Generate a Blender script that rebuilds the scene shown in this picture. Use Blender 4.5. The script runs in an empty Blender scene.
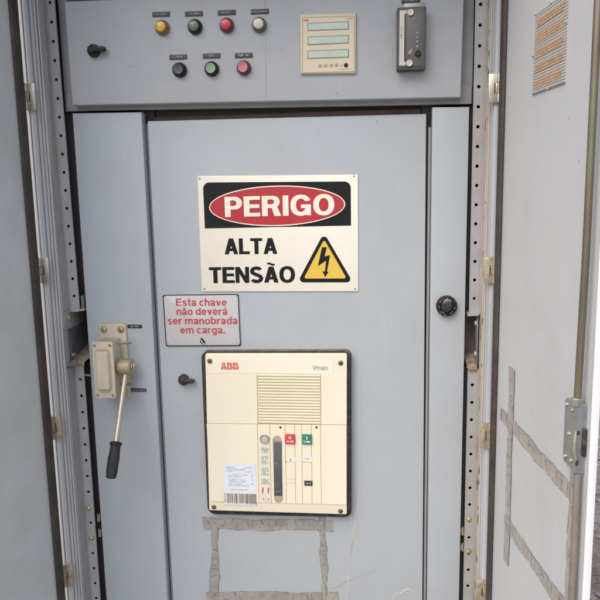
import bpy, bmesh, math, random
from mathutils import Vector, Matrix
from mathutils.geometry import tessellate_polygon
R = math.radians
S = bpy.context.scene
COL = S.collection
rnd = random.Random(7)

# ------------------------------------------------------------------ camera
CAM_P, CAM_Y, CAM_R = 0.1569, -0.1139, -0.0194
CAM_LOC = Vector((0.1662, -1.4528, 1.4871))
fw = Vector((math.sin(CAM_Y)*math.cos(CAM_P), math.cos(CAM_Y)*math.cos(CAM_P), -math.sin(CAM_P)))
rt0 = Vector((math.cos(CAM_Y), -math.sin(CAM_Y), 0)); up0 = rt0.cross(fw)
c_, s_ = math.cos(CAM_R), math.sin(CAM_R)
rt = c_*rt0 + s_*up0; up = -s_*rt0 + c_*up0
cd = bpy.data.cameras.new('camera'); cam = bpy.data.objects.new('camera', cd); COL.objects.link(cam)
m3 = Matrix((rt, up, -fw)).transposed()
cam.matrix_world = Matrix.Translation(CAM_LOC) @ m3.to_4x4()
cd.sensor_width = 36; cd.lens = 669.76/600*36; cd.clip_start = 0.02; cd.clip_end = 2000
S.camera = cam

# ------------------------------------------------------------------ light
SUN_EL, SUN_AZ = 50, 209          # soft overcast light from the front left
w = bpy.data.worlds.new('World'); S.world = w; w.use_nodes = True
wn = w.node_tree.nodes; wl = w.node_tree.links
bg = wn['Background']; sky = wn.new('ShaderNodeTexSky'); sky.sky_type = 'NISHITA'
sky.sun_disc = False; sky.sun_elevation = R(SUN_EL); sky.sun_rotation = R(SUN_AZ)
sky.air_density = 1.0; sky.dust_density = 3.0; sky.ozone_density = 1.0
wl.new(sky.outputs[0], bg.inputs['Color']); bg.inputs['Strength'].default_value = 0.15
ld = bpy.data.lights.new('sun', 'SUN'); ld.energy = 1.1; ld.angle = R(60); ld.color = (1, .93, .84)
sun = bpy.data.objects.new('sun', ld); COL.objects.link(sun)
sd = Vector((math.sin(R(SUN_AZ))*math.cos(R(SUN_EL)), math.cos(R(SUN_AZ))*math.cos(R(SUN_EL)), math.sin(R(SUN_EL))))
sun.rotation_euler = sd.to_track_quat('Z', 'Y').to_euler(); sun.location = (-3, -3, 5)
S.view_settings.view_transform = 'Standard'; S.view_settings.look = 'None'
S.view_settings.gamma = 1; S.view_settings.exposure = 0.70

# ------------------------------------------------------------------ materials
def mat(name, col, rough=.5, metal=0, var=.06, scale=6, dirt=None, dirt_amt=0, dirt_scale=30, dirt_w=.06, bump=0, bscale=300,
        fleck=None, fleck_scale=90, fleck_th=.72, spec=.5, top=None, stretch=(1, 1, 1), coat=0, warp=0, scuff=None):
    m = bpy.data.materials.new(name); m.use_nodes = True
    n = m.node_tree.nodes; l = m.node_tree.links; b = n['Principled BSDF']
    b.inputs['Roughness'].default_value = rough; b.inputs['Metallic'].default_value = metal
    b.inputs['Specular IOR Level'].default_value = spec
    if coat: b.inputs['Coat Weight'].default_value = coat; b.inputs['Coat Roughness'].default_value = .08
    tc = n.new('ShaderNodeTexCoord'); mp = n.new('ShaderNodeMapping'); mp.inputs['Scale'].default_value = stretch
    l.new(tc.outputs['Object'], mp.inputs['Vector'])
    def noise(sc, det=4, rg=.6):
        t = n.new('ShaderNodeTexNoise'); t.inputs['Scale'].default_value = sc; t.inputs['Detail'].default_value = det
        t.inputs['Roughness'].default_value = rg; l.new(mp.outputs[0], t.inputs['Vector']); return t.outputs['Fac']
    def ramp(src, a, bb, ca=(0, 0, 0, 1), cb=(1, 1, 1, 1)):
        r = n.new('ShaderNodeValToRGB'); r.color_ramp.elements[0].position = a; r.color_ramp.elements[1].position = bb
        r.color_ramp.elements[0].color = ca; r.color_ramp.elements[1].color = cb; l.new(src, r.inputs[0]); return r.outputs[0]
    def mix(f, a, bcol, k=1.0):
        x = n.new('ShaderNodeMix'); x.data_type = 'RGBA'
        if k != 1.0:
            mu = n.new('ShaderNodeMath'); mu.operation = 'MULTIPLY'; mu.inputs[1].default_value = k; l.new(f, mu.inputs[0]); f = mu.outputs[0]
        l.new(f, x.inputs['Factor']); l.new(a, x.inputs['A'])
        if isinstance(bcol, tuple): x.inputs['B'].default_value = (*bcol, 1)
        else: l.new(bcol, x.inputs['B'])
        return x.outputs['Result']
    lo = tuple(max(0, c*(1-var)) for c in col); hi = tuple(min(1, c*(1+var)) for c in col)
    c = ramp(noise(scale), .3, .7, (*lo, 1), (*hi, 1))
    if dirt: c = mix(ramp(noise(dirt_scale, 8, .7), .5-dirt_w+.08, .5+dirt_w+.08), c, dirt, dirt_amt)
    if fleck: c = mix(ramp(noise(fleck_scale, 2, .4), fleck_th, fleck_th+.03), c, fleck, .85)
    if scuff:
        mp2 = n.new('ShaderNodeMapping'); mp2.inputs['Scale'].default_value = (9, 9, 1.1); mp2.inputs['Rotation'].default_value = (.2, .15, .1); l.new(tc.outputs['Object'], mp2.inputs['Vector'])
        t = n.new('ShaderNodeTexNoise'); t.inputs['Scale'].default_value = 9; t.inputs['Detail'].default_value = 6; l.new(mp2.outputs[0], t.inputs['Vector'])
        c = mix(ramp(t.outputs['Fac'], .60, .72), c, scuff, .10)
        t2 = n.new('ShaderNodeTexNoise'); t2.inputs['Scale'].default_value = 2.2; t2.inputs['Detail'].default_value = 10; t2.inputs['Roughness'].default_value = .75; l.new(tc.outputs['Object'], t2.inputs['Vector'])
        c = mix(ramp(t2.outputs['Fac'], .52, .70), c, tuple(q*.62 for q in scuff), .20)
    if top:
        g = n.new('ShaderNodeNewGeometry'); sx = n.new('ShaderNodeSeparateXYZ'); l.new(g.outputs['Normal'], sx.inputs[0])
        mu = n.new('ShaderNodeMath'); mu.operation = 'MULTIPLY'; l.new(ramp(sx.outputs['Z'], .25, .8), mu.inputs[0])
        l.new(ramp(noise(45, 6, .7), .25, .6), mu.inputs[1]); c = mix(mu.outputs[0], c, top, .85)
    l.new(c, b.inputs['Base Color'])
    rr = n.new('ShaderNodeMapRange'); rr.inputs['To Min'].default_value = max(.05, rough-.08); rr.inputs['To Max'].default_value = min(1, rough+.1)
    l.new(noise(scale*3), rr.inputs['Value']); l.new(rr.outputs[0], b.inputs['Roughness'])
    if bump:
        bp = n.new('ShaderNodeBump'); bp.inputs['Strength'].default_value = bump; bp.inputs['Distance'].default_value = .002
        l.new(noise(bscale, 3), bp.inputs['Height']); l.new(bp.outputs[0], b.inputs['Normal'])
        if warp:
            b2 = n.new('ShaderNodeBump'); b2.inputs['Strength'].default_value = warp; b2.inputs['Distance'].default_value = .02
            l.new(noise(3.5, 1), b2.inputs['Height']); l.new(b2.outputs[0], bp.inputs['Normal'])
    return m
GREY = (.40, .44, .475)
BROWN = (.25, .185, .13)
M = {}
M['paint'] = mat('grey_paint', GREY, .42, var=.035, scale=3, dirt=(.33, .33, .33), dirt_amt=.35, dirt_scale=7, dirt_w=.25, bump=.12, bscale=420, fleck=(.20, .17, .15), fleck_scale=75, fleck_th=.775, warp=.12, scuff=(.56, .56, .55))
M['panel'] = mat('control_panel_paint', (.385, .41, .44), .45, var=.05, scale=5, dirt=(.46, .46, .47), dirt_amt=.4, dirt_scale=18, dirt_w=.2, bump=.12, bscale=420, fleck=(.25, .24, .23), fleck_scale=110, fleck_th=.76, warp=.12, scuff=(.56, .56, .55))
M['frame'] = mat('dusty_frame_paint', (.33, .34, .36), .55, var=.1, scale=9, dirt=(.30, .27, .23), dirt_amt=.5, dirt_scale=14, dirt_w=.2, bump=.15)
M['jamb'] = mat('jamb_paint', (.47, .475, .48), .42, var=.08, scale=9, dirt=(.36, .31, .25), dirt_amt=.5, dirt_scale=10, dirt_w=.18, bump=.1, stretch=(1, 1, .25))
M['tube'] = mat('white_roll_edge', (.44, .46, .495), .35, var=.06, scale=12, dirt=(.4, .36, .3), dirt_amt=.35, dirt_scale=9, dirt_w=.15, stretch=(1, 1, .2))
M['rail'] = mat('galvanised_rail', (.375, .38, .385), .45, .15, var=.08, scale=16, dirt=(.33, .28, .22), dirt_amt=.45, dirt_scale=22, dirt_w=.15)
M['railtan'] = mat('chipped_rail_edge', (.46, .41, .34), .55, var=.12, scale=30, fleck=(.13, .08, .05), fleck_scale=60, fleck_th=.6, stretch=(1, 1, .5))
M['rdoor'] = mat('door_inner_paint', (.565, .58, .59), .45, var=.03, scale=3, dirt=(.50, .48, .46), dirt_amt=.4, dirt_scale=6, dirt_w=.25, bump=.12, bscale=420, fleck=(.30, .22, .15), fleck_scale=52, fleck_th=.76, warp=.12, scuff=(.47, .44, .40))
M['ldoor'] = mat('left_door_lightened_paint', (.615, .635, .635), .5, var=.04, scale=4, dirt=(.45, .44, .42), dirt_amt=.5, dirt_scale=9, dirt_w=.22, bump=.15, bscale=350, fleck=(.2, .18, .16), fleck_scale=45, fleck_th=.77, warp=.12, scuff=(.47, .44, .40))  # same paint as the right door, lightened to offset the shade on it
M['edge'] = mat('door_edge_skylit', (.78, .78, .78), .4, var=.04, scale=8, fleck=(.25, .10, .06), fleck_scale=34, fleck_th=.74)  # lighter than the door paint: sky light on the flange put into its colour
M['gasket'] = mat('brown_rubber_gasket', (.048, .037, .033), .75, var=.25, scale=14, dirt=(.11, .08, .06), dirt_amt=.6, dirt_scale=20, dirt_w=.15, bump=.4, bscale=180)
M['hinge'] = mat('zinc_hinge', (.60, .57, .48), .38, .75, var=.15, scale=40, dirt=(.30, .20, .12), dirt_amt=.5, dirt_scale=60, dirt_w=.12)
M['hingerust'] = mat('tarnished_hinge', (.46, .40, .30), .5, .4, var=.15, scale=40, dirt=(.20, .11, .06), dirt_amt=.7, dirt_scale=70, dirt_w=.12)
M['dark'] = mat('dark_interior', (.035, .036, .04), .8)  # near black holds the cavity's shade; slots and plinth share it
M['gap'] = mat('dusty_gap_shade', (.07, .07, .073), .7, var=.2, scale=12, dirt=(.09, .065, .055), dirt_amt=.6, dirt_scale=20, dirt_w=.15)  # dark base carries the shade of the gaps, with brown dust over it
M['smear'] = mat('smeared_inner_plate', (.10, .10, .115), .6, dirt=(.30, .23, .17), dirt_amt=.8, dirt_scale=14, dirt_w=.2, stretch=(1.5, 1, .6))
M['redlip'] = mat('red_primer_edge', (.11, .065, .055), .75, var=.3, scale=30, dirt=(.12, .09, .08), dirt_amt=.7, dirt_scale=12, dirt_w=.1)
M['castbrass'] = mat('dull_cast_metal', (.42, .36, .25), .5, .4, var=.2, scale=60, dirt=(.26, .18, .11), dirt_amt=.6, dirt_scale=60, dirt_w=.15, bump=.4, bscale=160)
M['inner'] = mat('interior_shade_paint', (.16, .165, .175), .6, dirt=(.10, .07, .05), dirt_amt=.6, dirt_scale=25, dirt_w=.1)  # grey darkened to carry the shade inside the cabinet
M['rust'] = mat('rusty_dust', BROWN, .85, var=.25, scale=40, dirt=(.09, .06, .05), dirt_amt=.7, dirt_scale=60, bump=.4, bscale=300)
M['rustlip'] = mat('rusty_lip', (.33, .27, .20), .8, var=.25, scale=60, dirt=(.16, .10, .07), dirt_amt=.8, dirt_scale=60, bump=.4)
M['black'] = mat('black_plastic', (.010, .011, .013), .42, spec=.35, var=.2, scale=40, dirt=(.035, .033, .03), dirt_amt=.35, dirt_scale=60, dirt_w=.1)
M['blackdust'] = mat('dusty_black_rubber', (.02, .02, .022), .7, var=.2, scale=40, dirt=(.20, .16, .13), dirt_amt=.3, dirt_scale=60, dirt_w=.1, bump=.4, top=(.28, .22, .18))
M['brownblack'] = mat('weathered_black_plastic', (.026, .023, .021), .4, var=.3, scale=60, dirt=(.14, .11, .09), dirt_amt=.5, dirt_scale=90, dirt_w=.1)
M['label'] = mat('black_label_plastic', (.03, .03, .032), .4, var=.2, scale=60)
M['panlabel'] = mat('faded_label_plastic', (.055, .053, .052), .45, var=.2, scale=60)
M['ink_w'] = mat('engraved_white', (.42, .41, .39), .6, var=.15, scale=200)
M['ink_dim'] = mat('faded_engraving', (.30, .295, .28), .6, var=.25, scale=200)
M['signcream'] = mat('cream_sign_board', (.83, .80, .69), .35, var=.025, scale=8, dirt=(.70, .65, .50), dirt_amt=.3, dirt_scale=9, dirt_w=.2)
M['signblack'] = mat('sign_black', (.008, .009, .012), .45, var=.15, scale=30, spec=.25)
M['signred'] = mat('sign_red', (.43, .026, .036), .35, var=.05, scale=14)
M['signyellow'] = mat('sign_yellow', (.72, .50, .07), .35, var=.05, scale=14)
M['rivet'] = mat('dull_rivet', (.42, .38, .30), .5, .5, var=.2, scale=200)
M['plate'] = mat('grey_sign_plate', (.56, .56, .56), .42, var=.035, scale=12, dirt=(.44, .42, .40), dirt_amt=.4, dirt_scale=20, dirt_w=.15)
M['platered'] = mat('faded_red_print', (.48, .065, .08), .5, var=.15, scale=90)
M['cream'] = mat('cream_plastic', (.79, .745, .59), .42, var=.025, scale=5, dirt=(.74, .66, .47), dirt_amt=.35, dirt_scale=6, dirt_w=.25, bump=.06, bscale=600)
M['creamlight'] = mat('cream_band', (.82, .77, .63), .4, var=.02, scale=8)
M['groove'] = mat('cream_groove', (.45, .37, .23), .7, var=.1, scale=50)
M['stk'] = mat('white_sticker', (.70, .74, .80), .4, var=.03, scale=60)
M['stkink'] = mat('sticker_grey_ink', (.30, .33, .38), .6, var=.3, scale=200)
M['barcode'] = mat('faded_barcode', (.20, .17, .16), .6, var=.3, scale=120)
M['barbg'] = mat('barcode_ground', (.50, .45, .42), .6, var=.15, scale=80)
M['strip'] = mat('instruction_strip', (.70, .70, .56), .5, var=.04, scale=60)
M['stripink'] = mat('instruction_ink', (.30, .34, .33), .6, var=.2, scale=200)
M['redplastic'] = mat('red_push_cap', (.60, .055, .07), .35, var=.08, scale=60)
M['greenplastic'] = mat('green_push_cap', (.03, .21, .13), .35, var=.08, scale=60)
M['redink'] = mat('red_ink', (.66, .09, .10), .5, var=.1, scale=100)
M['pale'] = mat('pale_window', (.80, .78, .70), .25, var=.04, scale=80)
M['slotgrey'] = mat('slot_grey', (.085, .09, .105), .35, var=.25, scale=25, dirt=(.17, .17, .18), dirt_amt=.5, dirt_scale=30, dirt_w=.2)
M['slottan'] = mat('slot_end', (.40, .34, .25), .5, var=.1, scale=80)
M['darkscrew'] = mat('dark_captive_screw', (.16, .13, .09), .45, .5, var=.3, scale=150)
M['steel'] = mat('zinc_screw', (.62, .60, .54), .34, .85, var=.2, scale=150, dirt=(.2, .16, .1), dirt_amt=.4, dirt_scale=150)
M['brassy'] = mat('yellow_zinc', (.52, .43, .26), .38, .7, var=.2, scale=60, dirt=(.22, .14, .08), dirt_amt=.5, dirt_scale=90)
M['chrome'] = mat('scratched_rod', (.52, .47, .36), .42, .65, var=.1, scale=25, dirt=(.34, .26, .16), dirt_amt=.4, dirt_scale=30)
M['grip'] = mat('black_grip', (.014, .014, .017), .65, spec=.3, var=.25, scale=60, dirt=(.07, .07, .075), dirt_amt=.5, dirt_scale=40, dirt_w=.15, bump=.2)
M['beige'] = mat('beige_enamel', (.55, .50, .39), .45, var=.05, scale=20, dirt=(.44, .35, .25), dirt_amt=.35, dirt_scale=35, dirt_w=.15, bump=.15, top=(.36, .22, .13))
M['meter'] = mat('beige_meter_case', (.63, .56, .41), .42, var=.03, scale=20, bump=.05)
M['meterface'] = mat('meter_face', (.67, .59, .44), .4, var=.03, scale=20)
M['meteredge'] = mat('meter_case_rim', (.40, .31, .19), .5, var=.05, scale=20)
M['lcd'] = mat('lcd_glass', (.46, .58, .49), .12, var=.09, scale=25, dirt=(.56, .64, .60), dirt_amt=.6, dirt_scale=40, dirt_w=.12)
M['lcdrim'] = mat('lcd_rim', (.28, .25, .19), .5)
M['relay'] = mat('relay_case', (.045, .045, .05), .5, var=.2, scale=30, dirt=(.09, .085, .08), dirt_amt=.4, dirt_scale=25, dirt_w=.2)
M['relayface'] = mat('relay_face', (.085, .08, .08), .38, var=.15, scale=25, dirt=(.14, .12, .12), dirt_amt=.5, dirt_scale=35, dirt_w=.2)
M['relaystrip'] = mat('relay_white_strip', (.58, .53, .48), .45, var=.06, scale=40)
M['washer'] = mat('white_washer', (.68, .64, .58), .35, .2, var=.08, scale=90)
M['rod'] = mat('bronze_zinc_rod', (.185, .165, .115), .45, .5, var=.2, scale=25, dirt=(.17, .13, .075), dirt_amt=.6, dirt_scale=30, dirt_w=.15, stretch=(1, 1, .25))
M['zinc'] = mat('zinc_plate', (.33, .34, .30), .42, .6, var=.15, scale=30, dirt=(.30, .28, .22), dirt_amt=.5, dirt_scale=40, dirt_w=.15)
M['zincblue'] = mat('bright_zinc_box', (.36, .39, .42), .33, .75, var=.2, scale=30, dirt=(.30, .22, .15), dirt_amt=.4, dirt_scale=35, dirt_w=.1)
M['tape'] = mat('tape_residue', (.275, .265, .245), .75, var=.15, scale=40, dirt=(.37, .36, .345), dirt_amt=.8, dirt_scale=28, dirt_w=.15, fleck=(.17, .155, .135), fleck_scale=120, fleck_th=.66, bump=.5, bscale=220)
M['tapelight'] = mat('thin_tape_residue', (.38, .35, .31), .75, var=.13, scale=40, dirt=(.49, .465, .435), dirt_amt=.85, dirt_scale=24, dirt_w=.15, fleck=(.27, .25, .225), fleck_scale=120, fleck_th=.66, bump=.4, bscale=220)
M['rodtape'] = mat('brown_tape_wrap', (.18, .16, .125), .7, var=.15, scale=30, dirt=(.28, .26, .225), dirt_amt=.6, dirt_scale=28, dirt_w=.15, bump=.3, bscale=150, stretch=(1, 1, .3))
M['tapeedge'] = mat('dirty_tape_edge', (.115, .10, .085), .85, var=.3, scale=60)
M['paper'] = mat('aged_paper', (.50, .48, .45), .7, var=.05, scale=20, dirt=(.42, .38, .33), dirt_amt=.4, dirt_scale=30, dirt_w=.15)
M['paperline'] = mat('printed_line', (.21, .19, .175), .7, var=.15, scale=120)
M['orange'] = mat('orange_marking', (.56, .36, .20), .7, var=.12, scale=70, dirt=(.50, .38, .26), dirt_amt=.7, dirt_scale=120, dirt_w=.1)
def lens(name, col): return mat(name, col, .22, var=.12, scale=150, coat=.3)
M['l_yellow'] = lens('amber_lens', (.72, .42, .06)); M['l_yrim'] = lens('amber_rim', (.26, .12, .02))
M['l_green'] = lens('dim_green_lens', (.14, .17, .12)); M['l_red'] = lens('red_lens', (.58, .05, .07)); M['l_rrim'] = lens('dark_red_rim', (.17, .015, .02))
M['l_white'] = lens('clear_white_lens', (.62, .60, .47)); M['l_wrim'] = lens('olive_rim', (.11, .105, .07))
M['l_black'] = lens('black_cap', (.022, .027, .04)); M['l_green2'] = lens('green_cap', (.17, .33, .17)); M['l_pink'] = lens('faded_red_cap', (.56, .14, .17))
M['l_prim'] = lens('maroon_rim', (.10, .02, .025))
M['straw'] = mat('dry_straw', (.46, .42, .35), .7, var=.15, scale=30)
M['stalkgreen'] = mat('green_stalk', (.36, .39, .18), .6, var=.2, scale=20)
M['stalkred'] = mat('reddish_stalk', (.34, .25, .20), .6, var=.2, scale=20)
M['soil'] = mat('dry_soil', (.27, .215, .165), .95, var=.3, scale=3, dirt=(.10, .075, .055), dirt_amt=.7, dirt_scale=9, dirt_w=.15, bump=1, bscale=40, fleck=(.34, .29, .23), fleck_scale=60, fleck_th=.62)
M['stone'] = mat('gravel_stone', (.30, .255, .21), .9, var=.4, scale=12, dirt=(.36, .31, .26), dirt_amt=.6, dirt_scale=15, dirt_w=.1, bump=.5)
M['leaf'] = mat('dry_leaf', (.27, .19, .12), .85, var=.4, scale=18)

# ------------------------------------------------------------------ mesh helpers
class MB:
    def __init__(s): s.v = []; s.f = []; s.mi = []; s.mats = []
    def _mi(s, m):
        if m not in s.mats: s.mats.append(m)
        return s.mats.index(m)
    def take(s, bm, m, mtx=None):
        k = s._mi(m); o = len(s.v); bm.verts.ensure_lookup_table(); bm.verts.index_update()
        for v in bm.verts: s.v.append(tuple(mtx @ v.co if mtx else v.co))
        for f in bm.faces: s.f.append([o+v.index for v in f.verts]); s.mi.append(k)
        bm.free(); return s
    def raw(s, vs, fs, m):
        k = s._mi(m); o = len(s.v); s.v += [tuple(v) for v in vs]
        for f in fs: s.f.append([o+i for i in f]); s.mi.append(k)
        return s
    def box(s, x0, x1, y0, y1, z0, z1, m, bev=0, seg=2):
        bm = bmesh.new(); bmesh.ops.create_cube(bm, size=1)
        for v in bm.verts: v.co = Vector(((x0+x1)/2+v.co.x*(x1-x0), (y0+y1)/2+v.co.y*(y1-y0), (z0+z1)/2+v.co.z*(z1-z0)))
        if bev: bmesh.ops.bevel(bm, geom=list(bm.edges), offset=bev, segments=seg, affect='EDGES', profile=.5)
        return s.take(bm, m)
    def prism(s, pts, yf, yb, m, bev=0, seg=2):
        # outline in (x, z), front face at yf (towards the viewer), back at yb
        a = sum(pts[i][0]*pts[(i+1) % len(pts)][1]-pts[(i+1) % len(pts)][0]*pts[i][1] for i in range(len(pts)))
        if a < 0: pts = pts[::-1]
        bm = bmesh.new(); A = [bm.verts.new((p[0], yf, p[1])) for p in pts]; B = [bm.verts.new((p[0], yb, p[1])) for p in pts]
        F = bm.faces.new(A); n = len(pts)
        bm.faces.new(B[::-1])
        for i in range(n): bm.faces.new((A[i], B[i], B[(i+1) % n], A[(i+1) % n]))
        if bev: bmesh.ops.bevel(bm, geom=list(F.edges), offset=bev, segments=seg, affect='EDGES', profile=.5)
        return s.take(bm, m)
    def rbox(s, x0, x1, z0, z1, r, yf, yb, m, bev=0, n=6, corners=(1, 1, 1, 1)):
        return s.prism(rrect(x0, x1, z0, z1, r, n, corners), yf, yb, m, bev)
    def loft(s, x0, x1, z0, z1, r, steps, m, n=6):
        # rounded block built as a stack of rounded outlines: steps of (inset, y)
        k = 4*(n+1); vs = []
        for ins, y in steps: vs += [(p[0], y, p[1]) for p in rrect(x0+ins, x1-ins, z0+ins, z1-ins, max(r-ins*.6, .001), n)]
        fs = [(a*k+i, a*k+(i+1) % k, (a+1)*k+(i+1) % k, (a+1)*k+i) for a in range(len(steps)-1) for i in range(k)]
        fs.append(tuple((len(steps)-1)*k+i for i in range(k)))
        return s.raw(vs, fs, m)
    def ring(s, outer, inner, y, m):
        n = len(outer); vs = [(p[0], y, p[1]) for p in outer]+[(p[0], y, p[1]) for p in inner]
        return s.raw(vs, [(i, (i+1) % n, n+(i+1) % n, n+i) for i in range(n)], m)
    def flat(s, pts, y, m):
        a = sum(pts[i][0]*pts[(i+1) % len(pts)][1]-pts[(i+1) % len(pts)][0]*pts[i][1] for i in range(len(pts)))
        if a < 0: pts = pts[::-1]
        return s.raw([(p[0], y, p[1]) for p in pts], [tuple(range(len(pts)))], m)
    def lathe(s, prof, base, axis, m, seg=28):
        # prof: list of (radius, distance along axis)
        ax = Vector(axis).normalized(); t = ax.orthogonal().normalized(); b = ax.cross(t); base = Vector(base); vs = []; fs = []
        for r, d in prof:
            for k in range(seg):
                a = 2*math.pi*k/seg; vs.append(base+ax*d+(t*math.cos(a)+b*math.sin(a))*r)
        for i in range(len(prof)-1):
            for k in range(seg):
                k2 = (k+1) % seg; fs.append((i*seg+k, i*seg+k2, (i+1)*seg+k2, (i+1)*seg+k))
        fs.append(tuple(range(seg))[::-1]); fs.append(tuple((len(prof)-1)*seg+k for k in range(seg)))
        return s.raw(vs, fs, m)
    def cyl(s, p0, p1, r0, r1, m, seg=24, bev=0):
        p0 = Vector(p0); d = Vector(p1)-p0; L = d.length
        pr = [(r0, 0), (r1, L)] if not bev else [(r0-bev, 0), (r0, bev), (r1, L-bev), (r1-bev, L)]
        return s.lathe(pr, p0, d, m, seg)
    def tube(s, pts, rad, m, seg=8):
        pts = [Vector(p) for p in pts]; vs = []; fs = []
        for i, p in enumerate(pts):
            d = (pts[min(i+1, len(pts)-1)]-pts[max(i-1, 0)]).normalized(); t = d.cross(Vector((0, 1, .01))).normalized(); b = d.cross(t)
            r = rad[i] if isinstance(rad, (list, tuple)) else rad
            for k in range(seg):
                a = 2*math.pi*k/seg; vs.append(p+(t*math.cos(a)+b*math.sin(a))*r)
        for i in range(len(pts)-1):
            for k in range(seg): fs.append((i*seg+k, i*seg+(k+1) % seg, (i+1)*seg+(k+1) % seg, (i+1)*seg+k))
        fs.append(tuple(range(seg))[::-1]); fs.append(tuple((len(pts)-1)*seg+k for k in range(seg)))
        return s.raw(vs, fs, m)
    def profile(s, pts, z0, z1, m, closed=True):
        # plan outline in (x, y) carried up from z0 to z1
        n = len(pts); vs = [(p[0], p[1], z0) for p in pts]+[(p[0], p[1], z1) for p in pts]
        fs = [(i, (i+1) % n, n+(i+1) % n, n+i) for i in range(n if closed else n-1)]
        if closed: fs += [tuple(range(n))[::-1], tuple(range(n, 2*n))]
        return s.raw(vs, fs, m)
    def holed(s, x0, x1, z0, z1, zs, hx, r, y, t, m):
        # perforated strip: a true round hole at every height in zs
        zs = sorted(zs); cuts = [z0]+[(a+b)/2 for a, b in zip(zs, zs[1:])]+[z1]
        for i, zc in enumerate(zs):
            lo, hi = cuts[i], cuts[i+1]
            ang = sorted(set([2*math.pi*k/20 for k in range(20)]+[math.atan2(cz-zc, cx-hx) % (2*math.pi) for cx in (x0, x1) for cz in (lo, hi)]))
            out = []; inn = []
            for a in ang:
                dx, dz = math.cos(a), math.sin(a); ts = []
                if dx > 1e-9: ts.append((x1-hx)/dx)
                if dx < -1e-9: ts.append((x0-hx)/dx)
                if dz > 1e-9: ts.append((hi-zc)/dz)
                if dz < -1e-9: ts.append((lo-zc)/dz)
                q = min(ts); out.append((hx+dx*q, zc+dz*q)); inn.append((hx+dx*r, zc+dz*r))
            s.ring(out, inn, y, m); n = len(inn)
            s.raw([(p[0], y, p[1]) for p in inn]+[(p[0], y+t, p[1]) for p in inn], [(i2, (i2+1) % n, n+(i2+1) % n, n+i2) for i2 in range(n)], m)
            s.ring(out, inn, y+t, m)
        return s
    def shear(s, fn): s.v = [fn(*v) for v in s.v]; return s
    def build(s, name, parent=None, base=(0, 0, 0), angle=32, recalc=False):
        me = bpy.data.meshes.new(name); me.from_pydata([(v[0]-base[0], v[1]-base[1], v[2]-base[2]) for v in s.v], [], s.f)
        for mm in s.mats: me.materials.append(mm)
        me.polygons.foreach_set('material_index', s.mi); me.polygons.foreach_set('use_smooth', [True]*len(s.f))
        if recalc:
            bm = bmesh.new(); bm.from_mesh(me); bmesh.ops.recalc_face_normals(bm, faces=bm.faces); bm.to_mesh(me); bm.free()
        me.set_sharp_from_angle(angle=R(angle)); me.update()
        o = bpy.data.objects.new(name, me); COL.objects.link(o); o.parent = parent
        if parent is None: o.location = base
        return o
def rrect(x0, x1, z0, z1, r, n=6, corners=(1, 1, 1, 1)):
    P = []
    for (cx, cz, a0, on) in ((x1-r, z0+r, -90, corners[2]), (x1-r, z1-r, 0, corners[1]), (x0+r, z1-r, 90, corners[0]), (x0+r, z0+r, 180, corners[3])):
        if on:
            for k in range(n+1): a = R(a0+90*k/n); P.append((cx+r*math.cos(a), cz+r*math.sin(a)))
        else:
            a = R(a0+45); P.append((cx+r*(1 if math.cos(a) > 0 else -1), cz+r*(1 if math.sin(a) > 0 else -1)))
    return P
def ell(cx, cz, rx, rz, n=64): return [(cx+rx*math.cos(2*math.pi*k/n), cz+rz*math.sin(2*math.pi*k/n)) for k in range(n)]
def rounded(pts, r, n=5):
    out = []; L = len(pts)
    for i in range(L):
        p = Vector(pts[i]); a = (Vector(pts[i-1])-p).normalized(); b = (Vector(pts[(i+1) % L])-p).normalized()
        half = a.angle(b)/2; d = r/math.tan(half); c = p+(a+b).normalized()*(r/math.sin(half))
        s0 = p+a*d-c; s1 = p+b*d-c; a0 = math.atan2(s0.y, s0.x); da = (math.atan2(s1.y, s1.x)-a0+math.pi) % (2*math.pi)-math.pi
        for k in range(n+1): t = a0+da*k/n; out.append((c.x+r*math.cos(t), c.y+r*math.sin(t)))
    return out
def tag(o, label=None, cat=None, group=None, kind=None):
    if label: o['label'] = label
    if cat: o['category'] = cat
    if group: o['group'] = group
    if kind: o['kind'] = kind
    return o
def thing(name, loc, label, cat, group=None, rz=0):
    o = bpy.data.objects.new(name, None); COL.objects.link(o); o.location = loc; o.rotation_euler = (0, 0, rz); o.empty_display_size = .02
    return tag(o, label, cat, group)
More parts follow.
